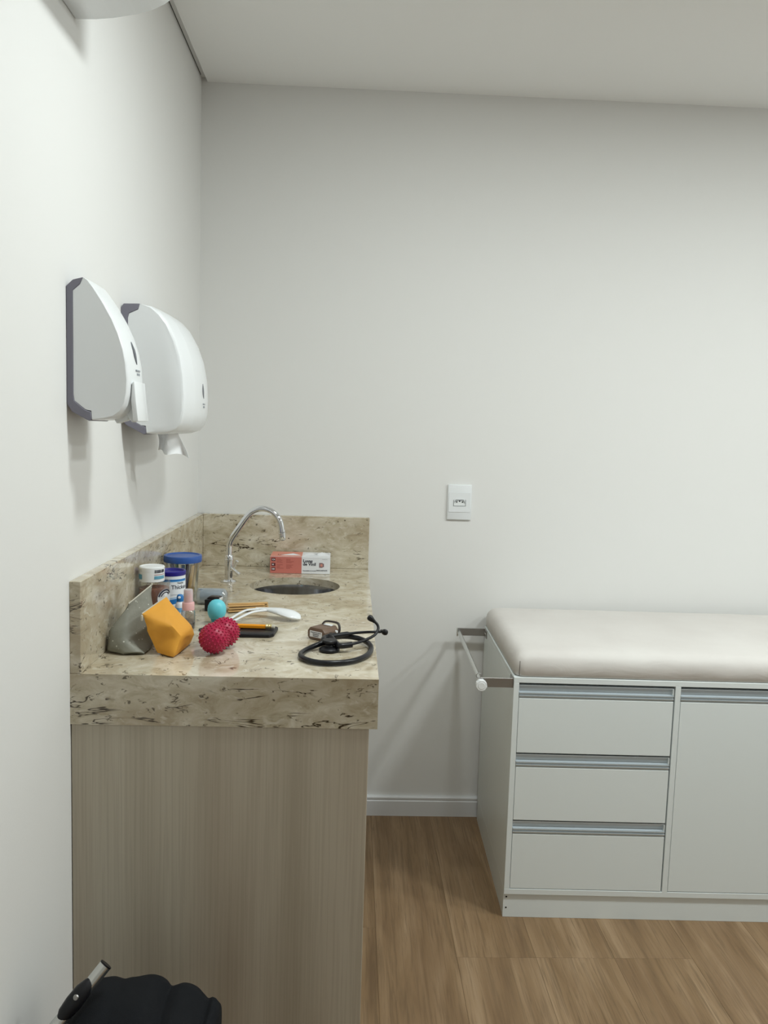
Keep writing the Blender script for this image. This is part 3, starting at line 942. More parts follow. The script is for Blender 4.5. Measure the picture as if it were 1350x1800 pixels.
# ---- clear container with blue lid and sticks inside
kx, ky = 0.0712, -0.578
kt = thing('lidded_container', 'tall clear plastic container with round blue lid near the upstand', 'container', (kx, ky, Z))
finish('container_wall', lathe([(0.0, 0.0008), (0.034, 0.0008), (0.0365, 0.003), (0.0425, 0.108), (0.0418, 0.108), (0.0358, 0.0036), (0.0, 0.0022)], 48), 'clear', kt)
finish('lid', lathe([(0.0415, 0.105), (0.0475, 0.105), (0.0482, 0.107), (0.0482, 0.119), (0.0472, 0.1215), (0.0425, 0.1222), (0.040, 0.1195), (0.0, 0.1195), (0.0, 0.1170), (0.0415, 0.1170), (0.0415, 0.105)], 56), 'blue_lid', kt)
sticks = [('wooden_stick', 'stick_b', 'pale wooden stick at right inside the blue-lidded container', 'stick', (0.017, -0.018), (0.029, -0.022), 0.0055),
          ('wooden_stick', 'sticks', 'tan wooden stick standing at the back of the blue-lidded container', 'stick', (0.020, 0.002), (0.033, 0.004), 0.005),
          ('plastic_straw', 'stick_blue', 'blue plastic straw in the middle of the blue-lidded container', 'straw', (0.004, -0.024), (0.007, -0.029), 0.0045),
          ('plastic_straw', 'stick_dark', 'plum grey plastic straw inside the blue-lidded container', 'straw', (0.010, -0.014), (0.016, -0.018), 0.005),
          ('plastic_straw', 'stick_green', 'green plastic straw inside the blue-lidded container', 'straw', (-0.004, -0.014), (-0.012, -0.018), 0.0045),
          ('plastic_straw', 'blue_lid', 'deep blue plastic straw at left inside the blue-lidded container', 'straw', (-0.010, -0.004), (-0.024, -0.016), 0.006)]
for nm, mt_, lb, ct_, a, b_, r_ in sticks:
    o = finish(nm, tube([(0, 0, 0.004+r_*0.35), ((b_[0]-a[0])*0.5, (b_[1]-a[1])*0.5, 0.05), (b_[0]-a[0], b_[1]-a[1], 0.099)], r_, 10), mt_, loc=(kx+a[0], ky+a[1], Z+0.0005))
    tag(o, lb, ct_, 'sticks and straws in the container')

# ---- thickener can
cx_, cy_, cr = 0.0762, -0.728, 0.0322
cn = thing('powder_can', 'white and blue powder can with dark blue lid behind the jar', 'can', (cx_, cy_, Z))
finish('can_wall', lathe([(0, 0), (cr-0.001, 0), (cr, 0.001), (cr, 0.098), (0, 0.098)], 48), 'label_white', cn)
finish('lid', lathe([(0, 0.098), (cr+0.0004, 0.098), (cr+0.0010, 0.100), (cr+0.0010, 0.107), (cr-0.001, 0.1085), (cr-0.0035, 0.1080), (cr-0.005, 0.1035), (0, 0.1025)], 48), 'navy_lid', cn)
finish('stripe', patch(cr+0.0002, -0.9, 1.5, 0.086, 0.0905, 24), 'print_blue', cn)
finish('stripe', patch(cr+0.0002, -0.9, 1.5, 0.0845, 0.086, 24), 'print_pale', cn)
finish('lettering', text_round('Thicken', 0.0135, cr+0.0003, 0.18, 0.0675, 0.0002), 'print_black', cn, smooth=0)
finish('lettering', text_round('Nestle', 0.0065, cr+0.0003, 0.62, 0.0795, 0.0001), 'print_black', cn, smooth=0)
finish('small_print', patch(cr+0.0003, 0.15, 0.9, 0.0535, 0.0543, 10), 'print_grey', cn, smooth=0)
finish('wave', patch(cr+0.0002, -0.6, 1.5, 0.026, 0.038, 24, slant=0.012), 'print_blue', cn)
finish('wave', patch(cr+0.0003, -0.6, 1.5, 0.0395, 0.0415, 24, slant=0.012), 'print_pale', cn)
finish('wave', patch(cr+0.0003, 0.4, 1.3, 0.012, 0.026, 16, slant=0.012), 'print_pale', cn)

# ---- jar of brown powder, white tub on top
jx, jy, jr = 0.0592, -0.832, 0.0352
jt = thing('glass_jar', 'clear jar of brown powder standing by the marble upstand', 'jar', (jx, jy, Z))
finish('jar_wall', lathe([(0, 0), (jr-0.002, 0), (jr, 0.002), (jr, 0.086), (jr-0.001, 0.089), (jr-0.001, 0.092), (jr+0.0006, 0.093), (jr+0.0006, 0.100), (jr-0.001, 0.1012), (jr-0.003, 0.100), (jr-0.003, 0.088), (jr-0.0018, 0.085), (jr-0.0018, 0.006), (0, 0.005)], 48), 'jar_glass', jt)
finish('powder', lathe([(0, 0.040), (jr-0.0025, 0.040), (jr-0.0025, 0.086), (0, 0.087)], 40), 'brown_powder', jt)
finish('powder', lathe([(0, 0.006), (jr-0.0025, 0.006), (jr-0.0025, 0.0395), (0, 0.0395)], 40), 'grey_liner', jt)
lab = bmesh.new()
def disc_patch(r, ac, zc, rad, rin=0.0, a_lo=0, a_hi=2*PI):
    b = bmesh.new()
    n = 28
    o_, i_ = [], []
    for k in range(n+1):
        t = a_lo+(a_hi-a_lo)*k/n
        for rr, L_ in ((rad, o_), (rin, i_)):
            a = ac+rr*math.cos(t)/r
            L_.append(b.verts.new((r*math.sin(a), -r*math.cos(a), zc+rr*math.sin(t))))
    for k in range(n):
        b.faces.new((o_[k], o_[k+1], i_[k+1], i_[k]))
    return b
finish('label', disc_patch(jr+0.0003, 1.05, 0.066, 0.021, 0.0001), 'label_white', jt)
finish('label_ring', disc_patch(jr+0.0006, 1.05, 0.066, 0.0205, 0.0165, 0.5, 2.9), 'print_black', jt)
finish('label_ring', disc_patch(jr+0.0006, 1.05, 0.066, 0.0145, 0.0120, 0.6, 2.8), 'print_black', jt)
finish('label_ring', disc_patch(jr+0.0006, 1.05, 0.066, 0.0195, 0.0140, 3.6, 5.0), 'print_black', jt)
finish('label_line', patch(jr+0.0006, 0.75, 1.3, 0.064, 0.0655, 8), 'print_grey', jt)

tr_ = 0.0279
tb = thing('white_tub', 'small white plastic tub with barcode stacked on the brown jar', 'tub', (jx-0.0045, jy, Z+0.1014))
finish('tub_wall', lathe([(0, 0), (tr_-0.001, 0), (tr_, 0.001), (tr_, 0.024), (0, 0.024)], 44), 'white_plastic', tb)
finish('lid', lathe([(0, 0.024), (tr_+0.0003, 0.024), (tr_+0.0003, 0.0325), (tr_-0.0012, 0.0342), (tr_-0.004, 0.0342), (tr_-0.005, 0.0332), (0, 0.0332)], 44), 'white_plastic', tb)
bc = None
a = 0.45
random.seed(5)
while a < 1.35:
    wd = random.choice((0.03, 0.045, 0.07))
    bc = join(bc, patch(tr_+0.0006, a, a+wd, 0.0215, 0.0285, 2))
    a += wd+random.choice((0.02, 0.035))
finish('barcode', bc, 'print_black', tb, smooth=0)
finish('print_band', patch(tr_+0.0006, 0.42, 1.4, 0.0075, 0.0145, 12), 'print_teal', tb)
finish('print_band', patch(tr_+0.0006, 0.42, 1.4, 0.0170, 0.0180, 12), 'maroon_soft', tb)
finish('print_band', patch(tr_+0.0006, -1.4, -0.62, 0.0065, 0.0175, 12), 'print_teal', tb)
finish('print_band', patch(tr_+0.0006, -1.4, -0.62, 0.0245, 0.0252, 12), 'print_grey', tb)
finish('print_band', patch(tr_+0.0006, -1.4, -0.62, 0.0275, 0.0282, 12), 'print_grey', tb)

# ---- small blue-capped bottle
sb = thing('dropper_bottle', 'tiny white dropper bottle with blue cap beside the pink spray bottle', 'bottle', (0.1125, -0.806, Z))
finish('bottle_wall', lathe([(0, 0), (0.0095, 0), (0.0105, 0.0015), (0.0105, 0.040), (0.008, 0.048), (0.0055, 0.050), (0, 0.050)], 28), 'label_white', sb)
finish('cap', lathe([(0, 0.050), (0.0072, 0.050), (0.0076, 0.055), (0.0072, 0.062), (0.005, 0.0655), (0, 0.0665)], 28), 'print_blue', sb)
finish('cap_tip', lathe([(0, 0), (0.0032, 0), (0.0026, 0.002), (0, 0.0026)], 16, (0.0, -0.0070, 0.0600), None, Vector((0, -1, 0.35))), 'label_white', sb)
finish('print_band', patch(0.0107, -1.2, 1.2, 0.026, 0.036, 12), 'print_pale', sb)

# ---- pink spray bottle
pk = thing('spray_bottle', 'small clear spray bottle with pink pump and collar', 'bottle', (0.1428, -0.862, Z))
finish('bottle_wall', lathe([(0, 0.0006), (0.014, 0.0006), (0.0155, 0.002), (0.0157, 0.036), (0.0148, 0.042), (0.0120, 0.0445), (0.0112, 0.0440), (0.0140, 0.041), (0.0149, 0.036), (0.0147, 0.0028), (0, 0.0018)], 36), 'clear_rose', pk)
finish('liquid', lathe([(0, 0.003), (0.0143, 0.003), (0.0145, 0.020), (0, 0.020)], 36), 'clear_rose', pk)
finish('collar', lathe([(0, 0.0435), (0.0136, 0.0435), (0.0136, 0.059), (0.0128, 0.0605), (0, 0.0605)], 36), 'pink', pk)
finish('pump', lathe([(0, 0.0605), (0.0102, 0.0605), (0.0096, 0.0835), (0, 0.0835)], 36), 'pink', pk)
finish('pump_cap', lathe([(0.0105, 0.0605), (0.0100, 0.0880), (0.0092, 0.0895), (0, 0.0895), (0, 0.0888), (0.0090, 0.0888), (0.0096, 0.0875), (0.0100, 0.0605)], 36), 'pink_clear', pk)

# ---- pouches
gp = thing('grey_pouch', 'grey-green zipped cloth pouch with pale specks leaning by the upstand', 'pouch', (0.065, -1.03, Z))
def sewn(V, front, loop, back, ridge, cuts=4, soft=1, amp=0.0012, fr=60):
    """closed cloth bag from a few fold points: front facets plus a fan to a point behind"""
    b = bmesh.new()
    vs_ = [b.verts.new((x, y, Z+z)) for x, y, z in V]
    bc_ = b.verts.new((back[0], back[1], Z+back[2]))
    for f in front:
        b.faces.new([vs_[k] for k in f])
    for k in range(len(loop)):
        b.faces.new((vs_[loop[k]], vs_[loop[(k+1) % len(loop)]], bc_))
    bmesh.ops.recalc_face_normals(b, faces=b.faces)
    bmesh.ops.triangulate(b, faces=b.faces[:])
    bmesh.ops.subdivide_edges(b, edges=b.edges[:], cuts=cuts, use_grid_fill=True)
    ra, rb_ = (Vector(V[k])+Vector((0, 0, Z)) for k in ridge)
    free = []
    for v in b.verts:
        t = max(0.0, min(1.0, (v.co-ra).dot(rb_-ra)/(rb_-ra).length_squared))
        if (v.co-(ra+(rb_-ra)*t)).length > 0.003:
            free.append(v)
    for k in range(soft):
        bmesh.ops.smooth_vert(b, verts=free, factor=0.5, use_axis_x=True, use_axis_y=True, use_axis_z=True)
    b.normal_update()
    for v in free:
        v.co += v.normal*(amp*noise.noise(v.co*fr)+0.0008)
        v.co.z = max(v.co.z, Z+0.0003)
        v.co.x = max(v.co.x, T+0.0006)
    return b
GV = [(0.0215, -1.0735, 0.0012), (0.0606, -1.0905, 0.0012), (0.1055, -1.0870, 0.0012), (0.1085, -1.0241, 0.0020), (0.1045, -0.985, 0.0542), (0.0847, -0.953, 0.1165), (0.0606, -1.046, 0.0945), (0.0215, -1.0615, 0.0409), (0.0622, -1.055, 0.0661), (0.0607, -1.080, 0.0327)]
finish('cloth_body', sewn(GV, [(7, 6, 8), (7, 8, 9), (0, 7, 9), (0, 9, 1), (6, 5, 8), (5, 4, 8), (8, 4, 9), (4, 3, 9), (3, 2, 9), (9, 2, 1)], [0, 1, 2, 3, 4, 5, 6, 7], (0.045, -0.955, 0.004), (6, 5), soft=2), 'dotted', gp, world=True, smooth=60)
finish('zip_edge', tube([(0.0606, -1.046, Z+0.0945), (0.0847, -0.953, Z+0.1165)], 0.0014, 8), 'zip', gp, world=True)
finish('zip_pull', box(0.0830, 0.0865, -0.957, -0.953, Z+0.1150, Z+0.1195, 0.0008, 1), 'zip', gp, world=True)

og = thing('ochre_pouch', 'mustard yellow zipped cloth pouch slumped against the grey pouch', 'pouch', (0.145, -1.04, Z))
OV = [(0.0955, -1.079, 0.0825), (0.1276, -1.011, 0.1035), (0.1810, -1.012, 0.0445), (0.1850, -1.005, 0.0245), (0.1755, -1.0033, 0.0040), (0.1628, -1.1035, 0.0012), (0.1245, -1.0740, 0.0012), (0.1055, -1.0855, 0.0514), (0.1526, -1.084, 0.0631), (0.1744, -1.088, 0.0404), (0.1398, -1.073, 0.0345)]
finish('cloth_body', sewn(OV, [(0, 1, 8), (1, 2, 8), (2, 9, 8), (2, 3, 9), (3, 4, 9), (4, 5, 9), (9, 5, 10), (8, 9, 10), (7, 8, 10), (0, 8, 7), (7, 10, 6), (10, 5, 6)], [0, 1, 2, 3, 4, 5, 6, 7], (0.146, -0.985, 0.004), (0, 1)), 'ochre', og, world=True, smooth=45)
finish('zip_edge', tube([(0.0955, -1.079, Z+0.0825), (0.1276, -1.011, Z+0.1035)], 0.0013, 8), 'zip', og, world=True)
finish('zip_end', box(0.0945, 0.0985, -1.085, -1.080, Z+0.0690, Z+0.0810, 0.001, 1), 'zip', og, world=True)

# ---- grey vial lying down
vi = thing('plastic_vial', 'grey translucent plastic vial lying on its side below the faucet', 'vial', (0.150, -0.602, Z))
vr = 0.0205
finish('vial_wall', lathe([(0, -0.036), (vr-0.002, -0.036), (vr, -0.034), (vr, 0.030), (vr-0.003, 0.036), (vr-0.009, 0.0395), (0, 0.040), (0, 0.0392), (vr-0.0095, 0.0387), (vr-0.0035, 0.0354), (vr-0.0008, 0.030), (vr-0.0008, -0.0335), (0, -0.0345)], 40, (0, 0, vr), None, 'x'), 'clear_grey', vi)
finish('liner', lathe([(0, -0.027), (vr-0.0015, -0.027), (vr-0.0015, 0.022), (vr-0.005, 0.027), (0, 0.027)], 40, (0, 0, vr), None, 'x'), 'grey_liner', vi)

# ---- small black box
bb = thing('black_box', 'small black box with raised lid beside the grey vial', 'box', (0.1655, -0.672, Z), R(-12))
finish('box_body', box(-0.016, 0.016, -0.016, 0.016, 0, 0.0285, 0.001, 1), 'black_plastic', bb)
finish('lid', prism([(-0.0155, 0.029), (0.0165, 0.029), (0.0185, 0.0345), (-0.0085, 0.0345)], -0.004, 0.014, 'y', 0.0006, 1), 'dark_strap', bb)
finish('tab', prism([(0.0165, 0.022), (0.0205, 0.022), (0.0225, 0.033), (0.0185, 0.033)], -0.008, 0.010, 'y', 0.0006, 1), 'white_plastic', bb)

# ---- cyan egg-shaped bulb
eg = thing('rubber_bulb', 'cyan egg-shaped rubber bulb behind the crimson spiky ball', 'bulb', (0.1990, -0.818, Z))
finish('bulb', lathe([(0.0, 0.0585), (0.006, 0.0580), (0.0115, 0.0558), (0.0165, 0.0510), (0.0198, 0.0445), (0.0212, 0.0365), (0.0208, 0.0285), (0.0190, 0.0215), (0.0165, 0.0165), (0.0135, 0.0145), (0, 0.0145)], 40), 'cyan', eg)
finish('neck_band', lathe([(0, 0.0145), (0.0135, 0.0145), (0.0138, 0.0128), (0.0120, 0.0075), (0, 0.0075)], 32), 'teal', eg)
finish('neck', lathe([(0, 0.0075), (0.0100, 0.0075), (0.0108, 0.0), (0, 0.0)], 32), 'white_plastic', eg)

# ---- crimson spiky massage ball
mb = thing('massage_ball', 'crimson peanut-shaped massage ball covered in rubber nubs', 'ball', (0.236, -1.02, Z))
b1, b2, rb = Vector((0.2345, -1.060, Z+0.0318)), Vector((0.2475, -1.010, Z+0.0318)), 0.0290
bm = bmesh.new()
axis = (b2-b1); lenb = axis.length; axd = axis.normalized()
prof = []
NP = 44
for k in range(NP+1):
    t = -rb+(lenb+2*rb)*k/NP
    r1 = math.sqrt(max(0, rb*rb-t*t)) if abs(t) <= rb else 0
    r2 = math.sqrt(max(0, rb*rb-(t-lenb)**2)) if abs(t-lenb) <= rb else 0
    wst = 0.019*math.exp(-((t-lenb/2)/0.009)**2)
    prof.append((max(r1, r2, wst), t))
finish('ball_body', lathe(prof, 40, b1, None, axd), 'crimson', mb, world=True, smooth=60)
nb = bmesh.new()
for c0, c1 in ((b1, b2), (b2, b1)):
    n = 190
    for k in range(n):
        zz = 1-2*(k+.5)/n
        ph = k*PI*(3-math.sqrt(5))
        d = Vector((math.sqrt(1-zz*zz)*math.cos(ph), math.sqrt(1-zz*zz)*math.sin(ph), zz))
        p = c0+d*rb
        if (p-c1).length < rb*1.02 or (p-c0).dot((c1-c0).normalized()) > lenb/2-0.001:
            continue
        lathe([(0.0021, -0.001), (0.0019, 0.0010), (0.0012, 0.0024), (0, 0.0028)], 7, p, nb, d)
o = finish('nubs', nb, 'crimson', mb, world=True, smooth=60)
o['kind'] = 'stuff'

# ---- black case with strap, pencil on it
bk = thing('black_case', 'flat black case with thin wrist strap under the yellow pencil', 'case', (0.27, -0.885, Z), R(0))
finish('case_body', prism([(0.182, -0.932), (0.331, -0.930), (0.3400, -0.918), (0.3440, -0.862), (0.340, -0.853), (0.190, -0.850)], Z, Z+0.0075, 'z', 0.002, 2), 'black_plastic', bk, world=True)
finish('strap', tube(curve([(0.194, -0.860, Z+0.004), (0.188, -0.835, Z+0.006), (0.176, -0.862, Z+0.002), (0.170, -0.876, Z+0.002), (0.182, -0.892, Z+0.002), (0.194, -0.872, Z+0.004)], 6), 0.0016, 8), 'black_rubber', bk, world=True)
pe = thing('pencil', 'yellow wooden pencil with brass ferrule lying on the black case', 'pencil', (0.272, -0.878, Z+0.0078), R(-2.5))
hexr = 0.0052
def hexp(u0_, u1_, r_=hexr, n=6):
    return lathe([(0, u0_), (r_, u0_), (r_, u1_), (0, u1_)], n, (0, 0, hexr*0.87), None, 'x')
finish('shaft', hexp(-0.072, 0.046), 'pencil', pe, smooth=20)
finish('ferrule', lathe([(0, 0.046), (0.0054, 0.046), (0.0054, 0.050), (0.0048, 0.0508), (0.0054, 0.0516), (0.0054, 0.0545), (0.0048, 0.0553), (0.0054, 0.0561), (0.0054, 0.0595), (0, 0.0595)], 16, (0, 0, 0.0054), None, 'x'), 'ferrule', pe)
finish('eraser', lathe([(0, 0.0595), (0.0048, 0.0595), (0.0046, 0.0645), (0.003, 0.066), (0, 0.066)], 16, (0, 0, 0.0054), None, 'x'), 'zip', pe)
finish('tip', lathe([(0.0052, -0.072), (0.0010, -0.086), (0, -0.088)], 12, (0, 0, hexr*0.87), None, 'x'), 'sticks', pe)

# ---- white two-armed plastic tool
tg = thing('plastic_tongs', 'glossy white plastic tongs with drop-shaped end on the countertop', 'tongs', (0.29, -0.76, Z))
def blade(path, widths, thick):
    b = bmesh.new()
    rings = []
    P = [Vector(p) for p in path]
    for i, p in enumerate(P):
        t = (P[min(i+1, len(P)-1)]-P[max(i-1, 0)]).normalized()
        sd = t.cross(Vector((0, 0, 1))).normalized(); up = sd.cross(t)
        ring = []
        for k in range(14):
            a = 2*PI*k/14
            ring.append(b.verts.new(p+sd*widths[i]*math.cos(a)+up*thick[i]*math.sin(a)))
        rings.append(ring)
    for i in range(len(rings)-1):
        for k in range(14):
            b.faces.new((rings[i][k], rings[i][(k+1) % 14], rings[i+1][(k+1) % 14], rings[i+1][k]))
    b.faces.new(rings[0]); b.faces.new(rings[-1][::-1])
    return b
def rs(v, n):
    return [x.x for x in curve([(a, 0, 0) for a in v], n)]
pA = curve([(0.278, -0.722, Z+0.0175), (0.310, -0.735, Z+0.0185), (0.335, -0.747, Z+0.0180), (0.360, -0.760, Z+0.0150), (0.378, -0.769, Z+0.0105), (0.3875, -0.773, Z+0.0068)], 6)
finish('scoop', blade(pA, rs([0.007, 0.012, 0.019, 0.024, 0.019, 0.004], 6), rs([0.0030, 0.0052, 0.0075, 0.0085, 0.0065, 0.0016], 6)), 'white_plastic', tg, world=True, smooth=60)
pB = curve([(0.196+0.026, -0.787, Z+0.0032), (0.225, -0.775, Z+0.0045), (0.240, -0.752, Z+0.011), (0.258, -0.735, Z+0.0165), (0.290, -0.727, Z+0.0180)], 6)
pB[0] = Vector((0.2215, -0.787, Z+0.0030))
finish('arm', blade(pB, rs([0.004, 0.004, 0.0042, 0.005, 0.006], 6), rs([0.0022, 0.0022, 0.0022, 0.0024, 0.0026], 6)), 'white_plastic', tg, world=True, smooth=60)
pC = curve([(0.216, -0.838, Z+0.0030), (0.232, -0.815, Z+0.0055), (0.254, -0.783, Z+0.0125), (0.276, -0.757, Z+0.0175), (0.312, -0.737, Z+0.0185)], 6)
finish('arm', blade(pC, rs([0.004, 0.004, 0.0042, 0.005, 0.006], 6), rs([0.0022, 0.0022, 0.0022, 0.0024, 0.0026], 6)), 'white_plastic', tg, world=True, smooth=60)

# ---- wooden sticks in a bunch
random.seed(11)
PILE = [(-0.004, 0.0156, 1.0, 'topmost flat wooden stick of the bunch by the sink'), (0.007, 0.0128, -3.0, 'flat wooden stick just under the topmost, toward the sink'), (-0.013, 0.0128, 4.5, 'flat wooden stick just under the topmost, toward the viewer'),
        (0.001, 0.0100, -1.0, 'flat wooden stick in the third layer of the bunch'), (0.014, 0.0075, -4.0, 'flat wooden stick in the fourth layer, sink side of the bunch'), (-0.017, 0.0075, 5.0, 'flat wooden stick in the fourth layer, near side of the bunch'),
        (-0.002, 0.0050, 2.0, 'flat wooden stick in the fifth layer of the bunch'), (0.019, 0.0025, -5.0, 'flat wooden stick low in the bunch, closest to the sink'), (-0.022, 0.0025, 6.0, 'flat wooden stick low in the bunch, closest to the white tongs'),
        (-0.002, 0.0, 0.0, 'lowest flat wooden stick of the bunch, lying on the marble')]
for k, (dy, dz, ang, lb) in enumerate(PILE):
    sl = 0.100-0.003*(k % 3)
    hw = 0.0052
    out = [(-sl/2+hw-hw*math.cos(a), hw*math.sin(a)) for a in (-PI/2, -PI/4, 0, PI/4, PI/2)] + [(sl/2-hw+hw*math.cos(a), hw*math.sin(a)) for a in (PI/2, PI/4, 0, -PI/4, -PI/2)]
    o = finish('wooden_stick', prism(out, 0, 0.0024, 'z'), 'sticks' if k % 2 else 'stick_b', loc=(0.253-0.006*random.random(), -0.660+dy, Z+dz+0.0002), rz=R(14+ang*1.4))
    tag(o, lb, 'stick', 'flat wooden sticks in a bunch')

# ---- brown device with sticker
dvc = thing('brown_device', 'small brown plastic device with white name sticker beside the stethoscope', 'device', (0.4470, -0.921, Z), R(-37))
body = bmesh.new()
W2, D2 = 0.0240, 0.0240
sec = [(-W2, 0.006), (-W2+0.005, 0), (W2-0.005, 0), (W2, 0.006), (W2, 0.0190), (W2-0.007, 0.0268), (-W2+0.007, 0.0268), (-W2, 0.0190)]
finish('case_body', prism(sec, -D2, D2, 'y', 0.0016, 2), 'device', dvc, smooth=35)
finish('sticker', box(-0.0175, 0.0165, -D2-0.0004, -D2+0.0005, 0.0060, 0.0195), 'card_white', dvc, smooth=0)
ln = None
for k, (a, b_) in enumerate(((-0.0150, 0.0140), (-0.0090, 0.0085), (-0.0080, 0.0075))):
    for s in range(7):
        x0_ = a+(b_-a)*s/7
        ln = box(x0_, x0_+(b_-a)/7*0.72, -D2-0.0007, -D2, 0.0155-k*0.0038, 0.0155-k*0.0038+0.0018, bm=ln)
finish('sticker_print', ln, 'print_black', dvc, smooth=0)
finish('button', box(W2-0.0004, W2+0.0010, -0.008, -0.001, 0.008, 0.018, 0.0004, 1), 'dark_strap', dvc)
finish('clip_loop', tube(curve([(-0.014, 0.014, 0.0255), (-0.010, 0.021, 0.0325), (0.012, 0.027, 0.0325), (0.022, 0.027, 0.0290), (0.0265, 0.024, 0.0180), (0.0240, 0.022, 0.0070)], 5), 0.0028, 10, flat=0.6), 'dark_strap', dvc)
finish('clip_pad', prism([(-0.006, 0.0270), (0.014, 0.0270), (0.014, 0.0290), (-0.006, 0.0290)], 0.008, 0.018, 'y', 0.0004, 1), 'white_plastic', dvc)
finish('clip_pin', lathe([(0, 0), (0.0028, 0), (0.0028, 0.004), (0, 0.004)], 14, (W2, 0.014, 0.0165), None, 'x'), 'white_plastic', dvc)

# ---- stethoscope
st = thing('stethoscope', 'coiled black stethoscope lying at the front right of the countertop', 'stethoscope', (0.49, -1.03, Z))
rt = 0.0055
loop = curve([(0.478, -1.010, Z+0.016), (0.455, -1.008, Z+0.014), (0.432, -1.022, Z+0.009), (0.414, -1.048, Z+0.0058), (0.4085, -1.078, Z+0.0057), (0.420, -1.108, Z+0.0057), (0.447, -1.128, Z+0.0057), (0.483, -1.128, Z+0.0057), (0.515, -1.110, Z+0.0057),
              (0.541, -1.070, Z+0.0058), (0.5500, -1.020, Z+0.0060), (0.5440, -0.980, Z+0.0075), (0.5240, -0.955, Z+0.0100), (0.4990, -0.953, Z+0.0130), (0.474, -0.968, Z+0.0155), (0.455, -0.982, Z+0.017)], 6)
finish('tubing', tube(loop, rt, 14), 'black_rubber', st, world=True)
inner = curve([(0.5520, -1.018, Z+0.0150), (0.5470, -0.985, Z+0.0165), (0.530, -0.968, Z+0.0175), (0.506, -0.964, Z+0.0200), (0.482, -0.974, Z+0.0220), (0.462, -0.988, Z+0.0230)], 6)
hdp = finish('chest_piece', lathe([(0, 0), (0.019, 0), (0.0205, 0.0015), (0.0205, 0.005), (0.018, 0.0075), (0.010, 0.010), (0.008, 0.014), (0.0110, 0.017), (0.0150, 0.0185), (0.0155, 0.0225), (0.0140, 0.0240), (0, 0.0245)], 40, (0.4640, -1.024, Z+0.0002)), 'black_plastic', st, world=True)
finish('rim_ring', lathe([(0.0195, 0.0014), (0.0212, 0.0014), (0.0215, 0.0034), (0.0212, 0.0050), (0.0195, 0.0052)], 40, (0.4640, -1.024, Z+0.0002)), 'black_rubber', hdp, world=True)
finish('stem', tube(curve([(0.462, -1.006, Z+0.0130), (0.452, -1.000, Z+0.0150), (0.455, -0.984, Z+0.0170), (0.474, -0.972, Z+0.0190)], 5), 0.0070, 14), 'black_rubber', st, world=True)
yoke = curve([(0.466, -0.992, Z+0.0210), (0.478, -1.020, Z+0.0150), (0.487, -1.034, Z+0.0140), (0.510, -1.026, Z+0.0150)], 6)
finish('yoke', tube(yoke, 0.0060, 12), 'black_rubber', st, world=True)
b1_ = curve([(0.462, -0.985, Z+0.0200), (0.494, -0.965, Z+0.0210), (0.530, -0.950, Z+0.0220), (0.5720, -0.945, Z+0.0230)], 6)
e1 = finish('ear_tube', tube(b1_, [0.0052]*8+[0.0030]*(len(b1_)-8), 12), 'black_plastic', st, world=True)
b2_ = curve([(0.505, -1.028, Z+0.0150), (0.532, -1.003, Z+0.0170), (0.556, -0.980, Z+0.0230), (0.5650, -0.968, Z+0.0330), (0.5640, -0.962, Z+0.0420), (0.5560, -0.960, Z+0.0500)], 6)
e2 = finish('ear_tube', tube(b2_, 0.0030, 12), 'black_plastic', st, world=True)
def bead(c, d, par):
    finish('ear_tip', lathe([(0, -0.011), (0.0036, -0.0105), (0.0042, -0.006), (0.0060, -0.001), (0.0068, 0.003), (0.0058, 0.0068), (0.003, 0.0086), (0, 0.0090)], 20, c, None, Vector(d).normalized()), 'black_rubber', par, world=True)
bead((0.5500, -0.960, Z+0.0545), (-0.75, 0.05, 0.6), e2)
bead((0.5790, -0.948, Z+0.0235), (0.6, -0.8, 0.02), e1)

# ================================================================== FOLDED STROLLER AT THE LEFT WALL
so = thing('stroller', 'folded black stroller with silver tube frame in front of the sink cabinet', 'stroller', (0.2, -1.45, 0))
tA, tB = Vector((0.1350, -1.450, 0.4560)), Vector((0.0700, -1.500, 0.3820))
dirn = (tB-tA).normalized()
finish('handle_tube', tube([tA, tA+dirn*0.055], 0.0098, 20), 'rod', so, world=True)
finish('tube_cap', tube([tA-dirn*0.0022, tA], 0.0101, 20), 'black_plastic', so, world=True)
jp = [tA+dirn*0.018, tA+dirn*0.026, tA+dirn*0.040, tA+dirn*0.060, tA+dirn*0.078, tA+dirn*0.088]
off = Vector((-0.004, -0.004, 0.0))
jo = finish('joint', tube([p+off for p in jp], [0.003, 0.0085, 0.0128, 0.0135, 0.0115, 0.006], 16), 'black_plastic', so, world=True)
finish('rivet', lathe([(0, 0), (0.0045, 0), (0.0035, 0.002), (0, 0.0026)], 16, tA+dirn*0.046+Vector((-0.006, -0.0170, 0.0045)), None, Vector((-0.1, -1, 0.25))), 'steel', jo, world=True)
finish('frame_tube', tube(curve([tA+dirn*0.078, tA+dirn*0.12, (0.030, -1.545, 0.320), (0.030, -1.580, 0.20), (0.040, -1.600, 0.075)], 5), 0.0105, 18), 'rod', so, world=True)
finish('frame_tube', tube(curve([(0.330, -1.560, 0.30), (0.320, -1.580, 0.2), (0.310, -1.600, 0.075)], 5), 0.0105, 18), 'rod', so, world=True)
finish('cross_bar', tube([(0.030, -1.580, 0.20), (0.320, -1.580, 0.20)], 0.008, 14), 'rod', so, world=True)
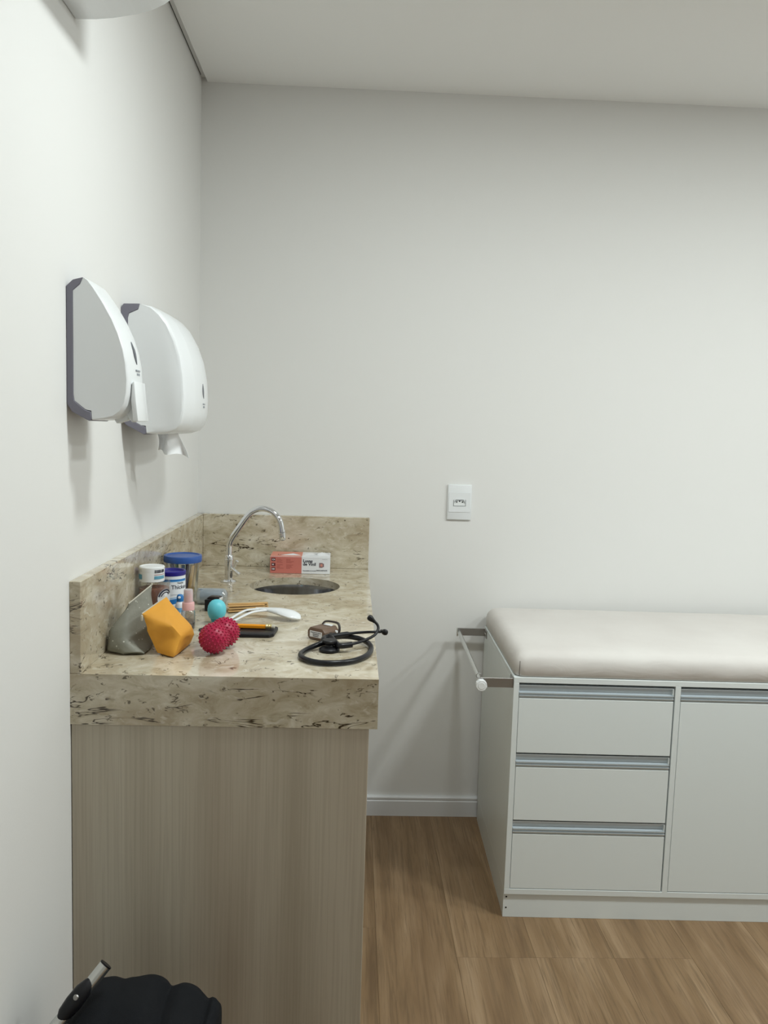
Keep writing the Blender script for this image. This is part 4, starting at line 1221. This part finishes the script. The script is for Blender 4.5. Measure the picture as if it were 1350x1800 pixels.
finish('axle', tube([(0.022, -1.600, 0.070), (0.330, -1.600, 0.070)], 0.006, 12), 'rod', so, world=True)
for wx in (0.052, 0.296):
    w_ = finish('wheel', lathe([(0.04, -0.010), (0.062, -0.012), (0.070, -0.006), (0.070, 0.006), (0.062, 0.012), (0.04, 0.010), (0.04, -0.010)], 36, (wx, -1.600, 0.0702), None, 'x'), 'black_rubber', so, world=True)
    finish('hub', lathe([(0, -0.008), (0.041, -0.006), (0.041, 0.006), (0, 0.008)], 30, (wx, -1.600, 0.0702), None, 'x'), 'grey_plastic', w_, world=True)
def cloth():
    prof = [(0.060, 0.20), (0.062, 0.30), (0.075, 0.360), (0.100, 0.392), (0.128, 0.4045), (0.150, 0.4030), (0.168, 0.4065), (0.190, 0.4080), (0.206, 0.4040), (0.218, 0.3960), (0.226, 0.3870), (0.234, 0.3885), (0.246, 0.3915), (0.258, 0.3885), (0.270, 0.3800), (0.280, 0.3660), (0.287, 0.3575), (0.295, 0.3600), (0.303, 0.3540), (0.308, 0.335), (0.306, 0.26), (0.30, 0.20)]
    P = [(p.x, p.y) for p in curve([(a, b_, 0) for a, b_ in prof], 5)]
    b = bmesh.new()
    rings = []
    ys = [-1.555, -1.545, -1.525, -1.50, -1.475, -1.45, -1.425, -1.40, -1.38, -1.365, -1.355]
    for y in ys:
        t = abs((y+1.455)/0.1)
        s = math.sqrt(max(0.02, 1-t**4)) if t < 1 else 0.14
        ring = []
        for (x, z) in P:
            zz = 0.25+(z-0.25)*(0.45+0.55*s)
            xx = 0.185+(x-0.185)*(0.80+0.20*s)
            nz = 0.007*noise.noise(Vector((x*24, y*30, z*18)))+0.004*math.sin(40*y+22*x)
            ring.append(b.verts.new((xx+nz*0.5, y, zz+nz)))
        rings.append(ring)
    n = len(P)
    for i in range(len(rings)-1):
        for k in range(n):
            b.faces.new((rings[i][k], rings[i][(k+1) % n], rings[i+1][(k+1) % n], rings[i+1][k]))
    b.faces.new(rings[0]); b.faces.new(rings[-1][::-1])
    return b
finish('canopy_cloth', cloth(), 'black_cloth', so, world=True, smooth=70)
